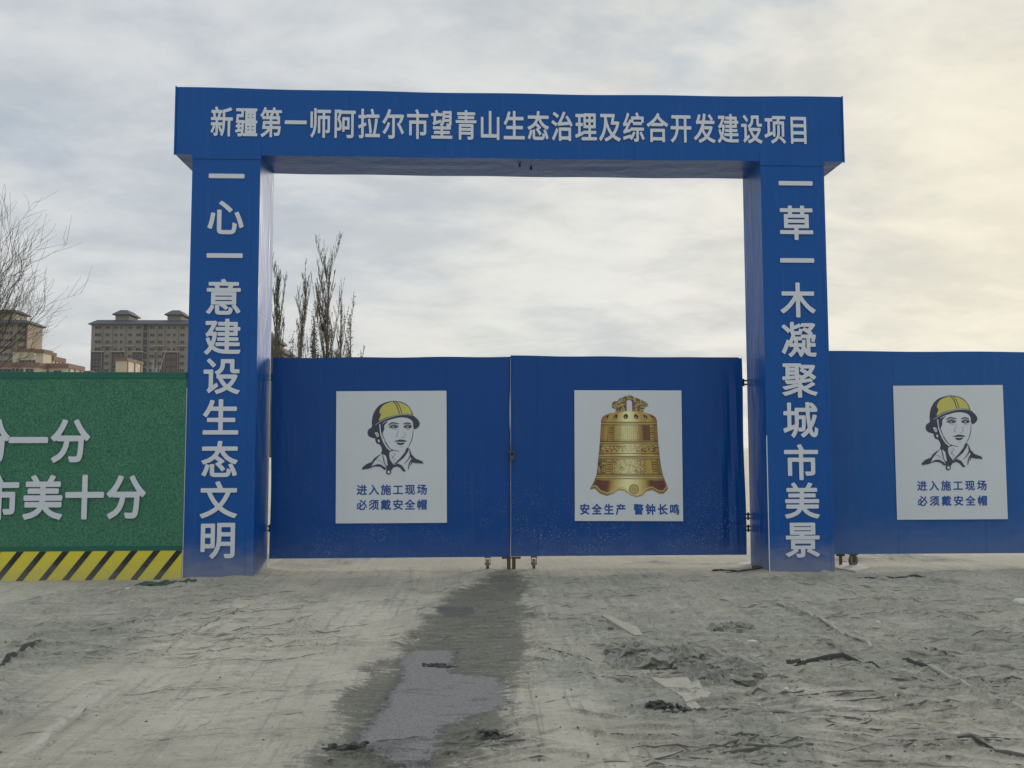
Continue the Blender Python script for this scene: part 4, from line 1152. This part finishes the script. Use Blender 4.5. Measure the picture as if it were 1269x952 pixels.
def hip(mb, x0, x1, y0, y1, z, hgt_, ins, over, mi=0):
    a = [(x0-over, y0-over, z), (x1+over, y0-over, z), (x1+over, y1+over, z), (x0-over, y1+over, z)]
    th = .35
    b_ = [(p[0], p[1], z+th) for p in a]
    c_ = [(x0-over+ins, y0-over+ins, z+th+hgt_), (x1+over-ins, y0-over+ins, z+th+hgt_), (x1+over-ins, y1+over-ins, z+th+hgt_), (x0-over+ins, y1+over-ins, z+th+hgt_)]
    mb.add(a+b_+c_, [(3,2,1,0)]+[(i, (i+1) % 4, 4+(i+1) % 4, 4+i) for i in range(4)]+[(4+i, 4+(i+1) % 4, 8+(i+1) % 4, 8+i) for i in range(4)]+[(8,9,10,11)], mi)
# --- long apartment block
BY = 360.0
q0 = onY(113.5, 403, BY); X0 = q0.x; X1 = X0+62; ZT = onY(150, 402.6, BY).z; pxm = (BY-CAM.y)/1100.0*1.02
apt = empty('apartment_block', ((X0+X1)/2, BY, 0), 'long tan apartment block with two roof towers, left of the left pillar', 'building')
mb = MB(); mb.box((X0, BY, -1), (X1, BY+13, ZT)); wl = mb.build('wall', TAN, apt)
mb = MB(); hip(mb, X0, X1, BY, BY+13, ZT, 1.9, 2.6, 1.0); rf = mb.build('roof', ROOF, apt)
for (pa, pb) in ((143.0, 160.0), (207.5, 225.0)):
    a_ = onY(pa, 395, BY+1.5).x; b_ = onY(pb, 395, BY+1.5).x
    zt2 = onY(150, 390.6, BY+1.5).z
    mb = MB(); mb.box((a_, BY+1.5, ZT+.3), (b_, BY+11, zt2)); tw = mb.build('stair_tower', TAN, apt); add_window(tw, (a_+b_)/2, BY+1.5, zt2-3.2, 1.1, 1.2)
    mb = MB(); hip(mb, a_, b_, BY+1.5, BY+11, zt2, 2.0, 2.4, 1.0); mb.build('tower_roof', ROOF, tw)
zfloor = [onY(150, 375+(yz+22)/9.4, BY).z for yz in (290, 375, 458, 541, 625, 708, 791)]
zfloor += [zfloor[-1]-3.05*k for k in range(1, 11)]
cols = [((122+185)/2, 2.6), (264, 1.8), (362, 1.4), (425, 1.2), (528, 1.7), (627, 2.1), (786, 2.1), (882, 1.8), (980, 1.4), (1044, 1.3), (1139, 1.9), (1250, 2.4), (1350, 1.8), (1440, 1.4), (1500, 1.4), (1600, 2.0)]
# dark cladding from the fifth floor down, in vertical bays
zd = zfloor[3]-.6
for (za, zb3) in ((78, 222), (305, 470), (560, 680), (820, 840), (905, 1100), (1230, 1400)):
    a_ = onY(105+za/9.4, 440, BY).x; b_ = onY(105+zb3/9.4, 440, BY).x
    mb = MB(); mb.box((a_, BY-.12, 0), (b_, BY-.003, zd)); mb.build('cladding', DKW, apt)
    mb = MB(); mb.box((a_-.3, BY-.5, zd+.003), (b_+.3, BY-.003, zd+.42)); mb.build('ledge', BAND, apt)
for zx, w in cols:
    x = onY(105+zx/9.4, 420, BY).x
    for z in zfloor: add_window(wl, x, BY-(.12 if z < zd else 0), z, w, 1.45)
sx = onY(105+707/9.4, 420, BY).x
for z in zfloor:
    mb = MB(); mb.box((sx-1.15, BY-.06, z-.5), (sx+1.15, BY-.002, z+1.9)); mb.build('stair_opening', WIN, wl)
for zx in (205, 320, 475, 680, 735, 840, 935, 1090):
    x = onY(105+zx/9.4, 420, BY).x; mb = MB(); mb.box((x-.14, BY-.3, 0), (x+.14, BY-.125, ZT-.05)); mb.build('pilaster', TAN, wl)
for (za, zb3, zr) in ((480, 590, 2.62), (800, 950, 2.62), (1070, 1200, 2.62), (190, 330, 2.5)):
    a_ = onY(105+za/9.4, 440, BY).x; b_ = onY(105+zb3/9.4, 440, BY).x; z = zfloor[2]-1.0
    mb = MB(); mb.box((a_, BY-.9, z), (b_, BY-.31, z+.35)); mb.build('ledge', BAND, apt)
# --- left tower
lx1 = onY(33.5, 402, BY).x; lx0 = lx1-34; zt3 = onY(20, 401.0, BY).z
tow = empty('tower_block', ((lx0+lx1)/2, BY, 0), 'brownish tower block with tiered grey roof behind the bare tree at the far left edge', 'building')
mb = MB(); mb.box((lx0, BY, -1), (lx1, BY+13, zt3)); wl2 = mb.build('wall', simple('brown_render', (.24, .205, .17), .9, .08, .3), tow)
mb = MB(); mb.box((lx1-.001, BY+.2, 0), (lx1+.25, BY+12.8, zt3-.2)); mb.build('side_wall', simple('sunlit_render', (.30, .245, .185), .9, .07, .3), tow)  # side turned to the sun: its warm light is painted as paler render
mb = MB(); hip(mb, lx0, lx1, BY, BY+13, zt3, 1.3, 2.2, 1.2); mb.build('roof', ROOF, tow)
tx1 = onY(20, 395, BY+2).x; zt4 = onY(10, 388.5, BY+2).z
mb = MB(); mb.box((tx1-18, BY+2, zt3+.3), (tx1, BY+11, zt4)); s2 = mb.build('roof_storey', CREAM, tow)
mb = MB(); hip(mb, tx1-18, tx1, BY+2, BY+11, zt4, 1.4, 2.4, 1.2); mb.build('upper_roof', ROOF, s2)
for zx in (2, 8, 14, 24, 29, -6, -14, -20, -28):
    x = onY(zx, 420, BY).x
    for k, yz in enumerate((404, 413, 422, 431, 440, 449, 458)): add_window(wl2, x, BY, onY(10, yz+2, BY).z, 1.7, 1.5)
mb = MB(); xx_ = onY(31.5, 420, BY).x; mb.box((xx_-.2, BY-.25, 0), (xx_+.2, BY-.01, zt3-.4)); mb.build('pilaster', DKW, wl2)
# --- low cream terraces in front
def low_block(name, px0, px1, ytop, Y, dep, label, par=.9, wins=(), wy=0, piers=(), cat='building'):
    a_ = onY(px0, ytop, Y); b_ = onY(px1, ytop, Y); z = b_.z
    root = empty(name, ((a_.x+b_.x)/2, Y, 0), label, cat)
    mb = MB(); mb.box((a_.x, Y, -1), (b_.x, Y+dep, z-par)); w_ = mb.build('wall', CREAM, root)
    mb = MB(); mb.box((a_.x-.25, Y-.25, z-par+.003), (b_.x+.25, Y+dep+.25, z)); mb.build('parapet', BROWN, root)
    for p_ in wins: add_window(w_, onY(p_, wy, Y).x, Y, onY(p_, wy+3, Y).z-.9, 1.9, 1.5)
    for k in piers:
        yy_ = Y+dep*k; mb = MB(); mb.box((b_.x-.05, yy_-.35, 0), (b_.x+.15, yy_+.35, z-par-.002)); mb.build('pier', BROWN, root)
    return root
low_block('terrace_house', -60, 48.5, 449.5, 196, 10, 'low cream house with brown parapet under the tower block at the left edge', 1.1, (4, 14, 24.5, 37), 457)
low_block('terrace_house', 49.5, 84, 450.5, 200, 8.5, 'low cream house with brown parapet and pale side piers, furthest right beside the hoarding top', 1.1, (56, 71.5), 459, (.1, .45, .8))
low_block('rooftop_house', 44.5, 54, 433.0, 225, 4.5, 'tall narrow cream house with thick brown parapet in front of the tower block', 1.0)
low_block('rooftop_house', 16, 43, 432.0, 232, 12, 'cream house with brown band, half hidden by bare twigs beside the tower block', .9, (28, 35, 40), 446)
low_block('terrace_house', 55, 66, 441.5, 236, 7, 'receding brown and cream house standing behind the low roofs, right of the tower block', 1.2, (), 0, (.2, .5, .8))
low_block('cream_building', 143.5, 157.0, 443.5, 232, 11.5, 'small cream building with brown corner piers in front of the long apartment block', .8, (), 0, (.06, .5, .9))
low_block('flat_roofed_building', 88, 112, 459.6, 300, 20, 'low grey flat-topped building in the gap left of the long apartment block', .5)
# stepped-roof building peeping between pillar and poplars
sb = onY(338, 420, 150); root = empty('stepped_roof_building', (sb.x-6, 150, 0), 'brown building with stepped eaves peeping out beside the left pillar, behind the poplars', 'building')
mb = MB(); zz = onY(345, 442, 150).z; xr_ = onY(350, 430, 150).x
mb.box((xr_-16, 150, -1), (xr_, 162, zz+.6)); mb.build('wall', simple('umber_wall', (.13, .10, .075), .9, .1, .3), root)
mb = MB(); hip(mb, xr_-16, xr_, 150, 162, zz+.6, 1.3, 1.6, .6); mb.box((xr_-14.5, 151.8, zz+2.0), (xr_-1.8, 160, zz+3.0)); hip(mb, xr_-14.5, xr_-1.8, 151.8, 160, zz+3.0, 1.8, 1.9, .5)
mb.build('roof', simple('brown_roof', (.12, .095, .08), .85, .15, .4), root)

# ================================================================== THINGS ON THE GROUND
NETM = simple('dusty_net_cloth', (.225, .22, .188), .95, .5, 22, bump=1.0, bscale=45)
NETD = simple('dark_net_cloth', (.05, .055, .048), .9, .3, 12)
def crumple(name, pix, w, d, h, label, cat, seed, mat, rot=0.0, ridges=2, rolls=4, base_h=1.0, sheet=True):
    """a rucked length of cloth: a heightfield of folded ridges, closed to the ground"""
    g = onG(*pix); nx_, ny_ = 96, 50; vs = []; fs = []
    u = np.linspace(-1, 1, nx_+1); v = np.linspace(-1, 1, ny_+1); U_, V_ = np.meshgrid(u, v)
    wp = (fbm(U_*2+seed, V_*1.5, 3, seed)-.5)*.9
    rg = 0
    for k in range(ridges):
        c_ = (-.5+k*1.0/(max(1, ridges-1))) if ridges > 1 else 0
        rg = np.maximum(rg, np.exp(-((V_-c_+wp+.2*np.sin(U_*3+k*2))/.30)**2)*(.55+.65*fbm(U_*2.2+k*7, V_*0, 3, seed+k)))
    fine_ = 1-np.abs(2*fbm(U_*5+wp*3, V_*6, 4, seed+3)-1)
    mask = sstep(1.02, .72, np.hypot(U_*.95, V_*.95)+(fbm(U_*3, V_*3, 3, seed+8)-.5)*.5)
    Z_ = (rg*.40+.55*fine_**5)*mask*h*base_h
    ca, sa = math.cos(rot), math.sin(rot)
    for j in range(ny_+1):
        for i in range(nx_+1):
            lx, ly = U_[j, i]*w/2, V_[j, i]*d/2; x = g.x+lx*ca-ly*sa; y = g.y+lx*sa+ly*ca
            vs.append((x, y, hgt(x, y)+float(Z_[j, i])+(.004 if mask[j, i] > .05 else -.012)))
    for j in range(ny_):
        for i in range(nx_):
            if sheet and max(mask[j, i], mask[j+1, i], mask[j, i+1], mask[j+1, i+1]) > .03:
                a_ = j*(nx_+1)+i; fs.append((a_, a_+1, a_+nx_+2, a_+nx_+1))
    # rolled folds lying over the sheet
    rr = random.Random(seed)
    for q in range(rolls):
        n = 26; L_ = w*rr.uniform(.35, .85); lx = rr.uniform(-.5, .5)*(w-L_)-L_/2; ly = (q/(max(1, rolls-1))-.5)*d*.75 if rolls > 1 else 0
        an = rr.uniform(-.35, .25); rad = h*rr.uniform(.28, .5); ph = rr.uniform(0, 6); b0 = len(vs); ns = 12
        for i in range(n+1):
            k = i/n; px2 = lx+L_*k; py2 = ly+(px2-lx-L_/2)*math.sin(an)+.05*d*math.sin(k*5+ph)+.03*d*math.sin(k*13+ph)
            x = g.x+px2*ca-py2*sa; y = g.y+px2*sa+py2*ca
            e = math.sqrt(max(0, 1-(2*k-1)**4)); rr2 = rad*e*(.75+.35*math.sin(k*9+ph)+.2*math.sin(k*23+ph*2))+.002
            for m_ in range(ns):
                th = 2*math.pi*m_/ns; cr_ = 1+.20*math.sin(3*th+k*8+ph)+.15*math.sin(5*th-k*14)+rr.uniform(-.10, .10)
                vs.append((x-sa*math.cos(th)*rr2*1.35*cr_, y+ca*math.cos(th)*rr2*1.35*cr_, hgt(x, y)+rr2*.55+(base_h*h*.35 if sheet else -.001)+math.sin(th)*rr2*cr_))
        for i in range(n):
            for m_ in range(ns): fs.append((b0+i*ns+m_, b0+(i+1)*ns+m_, b0+(i+1)*ns+(m_+1) % ns, b0+i*ns+(m_+1) % ns))
    o = mk(name, vs, fs, mat, None, smooth=False); return tag(o, label, cat)
crumple('crumpled_net', (812, 818), .80, .62, .085, 'thick rucked heap of dusty netting on the ground below the bell poster', 'netting', 5, NETM, -.08, 3, rolls=9)
crumple('crumpled_net', (893, 838), .62, .55, .06, 'flatter crumpled tangle of netting just right of the thick heap, white specks around it', 'netting', 9, NETM, .1, 4, rolls=11)
crumple('crumpled_net', (832, 884), .34, .16, .035, 'small dark twist of netting below the pale scrap', 'netting', 14, NETD, -.1, 2, rolls=7, sheet=False)
crumple('net_scrap', (985, 823), .13, .10, .035, 'small black tuft of torn netting alone on the right-hand ground', 'netting', 17, NETD, .3, 2, rolls=7, sheet=False)
crumple('net_scrap', (545, 822), .28, .12, .02, 'black shred of netting stuck in the middle of the grey mud patch', 'netting', 21, NETD, .05, 2, rolls=7, sheet=False)
crumple('net_scrap', (608, 912), .16, .22, .02, 'curled black shred of netting at the lower right rim of the grey mud patch', 'netting', 25, NETD, .5, 2, rolls=7, sheet=False)
crumple('net_scrap', (432, 925), .32, .13, .02, 'torn dark netting flakes at the lower left rim of the grey mud patch', 'netting', 29, NETD, 0, 3, rolls=7, sheet=False)
crumple('net_scrap', (915, 708), .8, .16, .03, 'dark green net edge rucked up at the inner foot of the right pillar', 'netting', 33, NETD, .1, 2, rolls=7, sheet=False)
crumple('crumpled_net', (905, 781), .42, .35, .03, 'shallow rucked netting behind the tangle, towards the right pillar', 'netting', 37, NETM, -.2, 3)
crumple('net_scrap', (205, 727), .75, .2, .035, 'dark green net edge bunched against the striped foot of the hoarding', 'netting', 41, simple('green_net_cloth', (.06, .10, .075), .9, .3, 9), -.1, 2)
def slab(name, pix, h, label, cat, mat, th_noise=.004):
    pts = [onG(*p) for p in pix]; n = len(pts)
    zb_l = [hgt(p.x, p.y) for p in pts]; zt_l = max(zb_l)
    top_ = [Vector((p.x, p.y, .6*z+.4*zt_l+h)) for p, z in zip(pts, zb_l)]; bot_ = [Vector((p.x, p.y, z-.02)) for p, z in zip(pts, zb_l)]
    tris = tessellate_polygon([[Vector((p.x, p.y, 0)) for p in pts]])
    fs = []
    for tr in tris:
        a_, b_, c_ = (pts[k] for k in tr); ar = (b_.x-a_.x)*(c_.y-a_.y)-(c_.x-a_.x)*(b_.y-a_.y); fs.append(tuple(tr) if ar > 0 else tuple(reversed(tr)))
    fs += [(i, (i+1) % n, n+(i+1) % n, n+i) for i in range(n)]
    return tag(mk(name, top_+bot_, fs, mat), label, cat)
PALES = simple('dusty_board', (.345, .32, .262), .95, .35, 22, bump=.6)
slab('board_scrap', ((806,846),(828,846),(850,842),(857,851),(866,850),(872,861),(882,864),(878,871),(868,870),(862,878),(869,884),(862,890),(852,882),(846,870),(834,862),(822,856)), .012, 'pale dusty board scrap with a broken corner lying below the netting heap', 'board', PALES)
slab('board_scrap', ((745,767),(756,768),(772,776),(790,786),(797,793),(786,792),(768,782)), .018, 'narrow pale strip lying behind the netting heap', 'board', PALES)
slab('concrete_lump', ((904,708),(918,701),(930,700),(932,708)), .03, 'pale concrete spill at the foot of the right pillar, inner side', 'concrete', CONC)
slab('concrete_lump', ((1036,706),(1045,699),(1062,700),(1078,706),(1060,710)), .02, 'pale concrete spill under the swivel wheel of the side gate', 'concrete', CONC)
# drawn folds: real raised welts of netting
def welt(mb, pts, w, h, jit=.25, seed=0, mi=0):
    P_ = [Vector((p[0], p[1], 0)) for p in pts]; n = len(P_); rr = random.Random(seed); b0 = len(mb.v); vs = []
    ov = P_[-1]-P_[0]; sg = 1 if (abs(ov.x) > .3*abs(ov.y) and ov.x > 0) or (abs(ov.x) <= .3*abs(ov.y) and ov.y < 0) else -1
    for i, p in enumerate(P_):
        d_ = (P_[min(i+1, n-1)]-P_[max(i-1, 0)]).normalized(); nn = Vector((-d_.y, d_.x, 0))*sg
        k = min(1, 4*min(i, n-1-i)/max(1, n-1)+.05)*(1+jit*rr.uniform(-1, 1)); z = hgt(p.x, p.y)-.001
        for (o_, zz) in ((1.1, -.004), (.45, .75), (.1, 1.0), (-.25, .55), (-.4, -.004)):
            q = p+nn*(w*o_*k); vs.append(Vector((q.x, q.y, z+(zz*h*k if zz > 0 else -.006))))
    mb.add(vs, [(i*5+m_, (i+1)*5+m_, (i+1)*5+m_+1, i*5+m_+1) for i in range(n-1) for m_ in range(4)], mi)
def resample(pts, step=.05, jit=.006, seed=0):
    rr = random.Random(seed); out = []
    for a_, b_ in zip(pts[:-1], pts[1:]):
        n = max(1, int((b_-a_).length/step))
        for k in range(n): q = a_.lerp(b_, k/n); out.append((q.x+rr.gauss(0, jit), q.y+rr.gauss(0, jit)))
    out.append((pts[-1].x, pts[-1].y)); return out
mb = MB()
for q, (pts, h, dk) in enumerate(FOLDS):
    dist = pts[0][1]+11.16
    if dist < 3.5: continue
    welt(mb, pts, h*.5+.002, h*(.36+.045*dist)*.8, .6, q, 0 if dk > .62 else 1 if q % 3 else 2)
NETC = simple('fold_cloth', (.23, .222, .188), .95, .4, 10)
tag(mb.build('net_folds', [simple('dark_fold_cloth', (.11, .107, .09), .95, .4, 14), NETC, simple('pale_fold_cloth', (.36, .345, .29), .95, .3, 14)]), 'small dark and dusty creases of trodden dust netting across the ground', 'netting', kind='stuff')
PALN = simple('pale_welt', (.38, .355, .295), .95, .35, 12)
DUSTN = simple('dusty_welt', (.30, .29, .25), .95, .35, 12)
def thing_welt(name, pix, w, h, label, mat, seed, cat='netting'):
    mb = MB(); welt(mb, resample([onG(*p) for p in pix], .07, .003, seed), w*.8, h*.75, .18, seed); tag(mb.build(name, [mat]), label, cat)
thing_welt('net_seam', ((905,735),(925,742),(960,752),(1000,766),(1020,778),(1055,794),(1095,815),(1125,828),(1150,837)), .032, .022, 'long pale seam of netting running from the right pillar towards the lower right', PALN, 1)
thing_welt('net_seam', ((1128,826),(1160,842),(1200,858),(1240,875),(1300,903)), .028, .022, 'pale seam of netting entering from the right edge, continuing the long seam', PALN, 2)
thing_welt('net_fold', ((1118,824),(1135,832),(1152,839)), .03, .03, 'short dark fold where the two pale seams meet', NETD, 3)
thing_welt('net_fold', ((998,791),(1020,800),(1045,811),(1075,824)), .014, .016, 'thin dark fold below the long pale seam, left part', NETC, 4)
thing_welt('net_fold', ((980,827),(1010,823),(1045,824),(1070,828),(1092,834)), .020, .026, 'dark arched fold running right from the black net tuft', NETD, 5)
thing_welt('net_fold', ((1145,807),(1165,815),(1190,827)), .018, .022, 'short dark slanting fold above the long pale seam near the right edge', NETD, 6)
thing_welt('net_fold', ((850,793),(880,790),(912,789),(932,795)), .05, .035, 'broad dark rut of netting behind the rucked heap, upper one', DUSTN, 7)
thing_welt('net_fold', ((850,800),(880,807),(915,821),(955,832)), .05, .035, 'broad dark rut of netting behind the rucked heap, slanting one', DUSTN, 8)
thing_welt('net_fold', ((670,804),(700,811),(738,820)), .014, .018, 'thin dark slanting fold left of the rucked heap', NETD, 9)
thing_welt('net_fold', ((1180,920),(1205,926),(1235,931)), .018, .024, 'dark torn lip of netting near the lower right corner', NETD, 10)
thing_welt('net_fold', ((-20,842),(15,824),(45,808),(62,796)), .035, .035, 'dark broad fold of netting at the left edge below the striped foot', NETD, 11)
thing_welt('net_fold', ((1060,716),(1095,719),(1150,718)), .04, .022, 'dark green fold of netting lying under the side gate', NETD, 12)
thing_welt('net_fold', ((190,822),(225,795),(255,776),(290,762),(320,748)), .014, .014, 'long thin fold along the left tyre track', NETC, 13)
thing_welt('tape_strip', ((-10,966),(40,926),(85,888),(125,860),(160,838),(175,832)), .045, .006, 'flat pale strip running in from the lower left corner', PALN, 14, 'strip')
# stones one can pick out
def stone_mesh(seed):
    rnd = random.Random(seed); bm = bmesh.new(); bmesh.ops.create_icosphere(bm, subdivisions=2, radius=1)
    sx_, sy_, sz_ = rnd.uniform(.8, 1.4), rnd.uniform(.7, 1.1), rnd.uniform(.45, .7)
    for v in bm.verts:
        k = 1+.35*(float(fbm(np.array([v.co.x*1.4+seed]), np.array([v.co.y*1.4+v.co.z*1.9]), 3, seed)[0])-.5)
        v.co = Vector((v.co.x*sx_*k, v.co.y*sy_*k, v.co.z*sz_*k))
    me = bpy.data.meshes.new('stone'); bm.to_mesh(me); bm.free(); return me
STN = simple('pale_stone', (.50, .47, .42), .9, .15, 20, bump=.3); STD = simple('dark_clod', (.10, .095, .085), .95, .2, 20, bump=.3)
sm_ = [stone_mesh(k) for k in range(6)]
def stone(pix, r, label, mat, seed):
    g = onG(*pix); me = sm_[seed % 6].copy(); me.materials.append(mat)
    o = bpy.data.objects.new('stone', me); COL.objects.link(o); o.location = (g.x, g.y, hgt(g.x, g.y)+r*.25); o.scale = (r, r, r); o.rotation_euler = (0, 0, seed*1.3)
    return tag(o, label, 'stone')
stone((1265, 749), .075, 'pale angular stone at the right edge under the side gate poster', STN, 1)
stone((933, 801), .035, 'small white stone left of the black net tuft', STN, 2)
stone((1088, 777), .028, 'whitish stone on the bare middle of the right-hand ground', STN, 3)
stone((1120, 837), .032, 'flat pale stone beside the long pale seam', STN, 4)
stone((909, 829), .022, 'small white pebble on the right end of the net tangle', STN, 5)
stone((975, 856), .020, 'tiny white pebble below the black net tuft', STN, 6)
stone((158, 734), .030, 'pale pebble in front of the striped hoarding foot', STN, 7)
stone((154, 798), .022, 'light pebble on the left ground among faint net folds', STN, 8)
stone((288, 763), .022, 'dark clod beside the left tyre track', STD, 9)
stone((773, 809), .030, 'dark clod at the left end of the thick netting heap', STD, 10)
stone((790, 880), .028, 'dark clod left of the small dark twist of netting', STD, 11)
stone((757, 783), .022, 'dark clod behind the narrow pale strip', STD, 12)
# loose gravel and crumbs, uncountable
gv = MB(); rnd = random.Random(3)
ico = [Vector(v) for v in ((1,0,0),(-1,0,0),(0,1,0),(0,-1,0),(0,0,1))]
gv_v = []; gv_f = []; gv_m = []
for k in range(3000):
    px_, py_ = rnd.uniform(-30, 1300), 712+250*rnd.random()**.8
    g = onG(px_, py_)
    if rnd.random() < .5: 
        if not (640 < px_ < 1200): continue
    if poly_sd(np.array([g.x]), np.array([g.y]), PUD)[0] > 0: continue
    r = .002+.008*rnd.random()**4; b0 = len(gv_v); z = hgt(g.x, g.y); a_ = rnd.uniform(0, 6.28)
    for (dx, dy, dz) in ((1, 0, 0), (-.2, .9, 0), (-1, .1, 0), (.1, -.9, 0), (rnd.uniform(-.3, .3), rnd.uniform(-.3, .3), .9)):
        gv_v.append(Vector((g.x+(dx*math.cos(a_)-dy*math.sin(a_))*r*1.3, g.y+(dx*math.sin(a_)+dy*math.cos(a_))*r, z+dz*r*1.1-.001)))
    gv_f += [(b0, b0+1, b0+4), (b0+1, b0+2, b0+4), (b0+2, b0+3, b0+4), (b0+3, b0, b0+4)]; gv_m += [0 if rnd.random() < .45 else 1]*4
go2 = mk('gravel', gv_v, gv_f, [STN, STD], None, mi=gv_m); tag(go2, 'fine loose gravel and crumbs scattered over the dusty ground', 'gravel', kind='stuff')
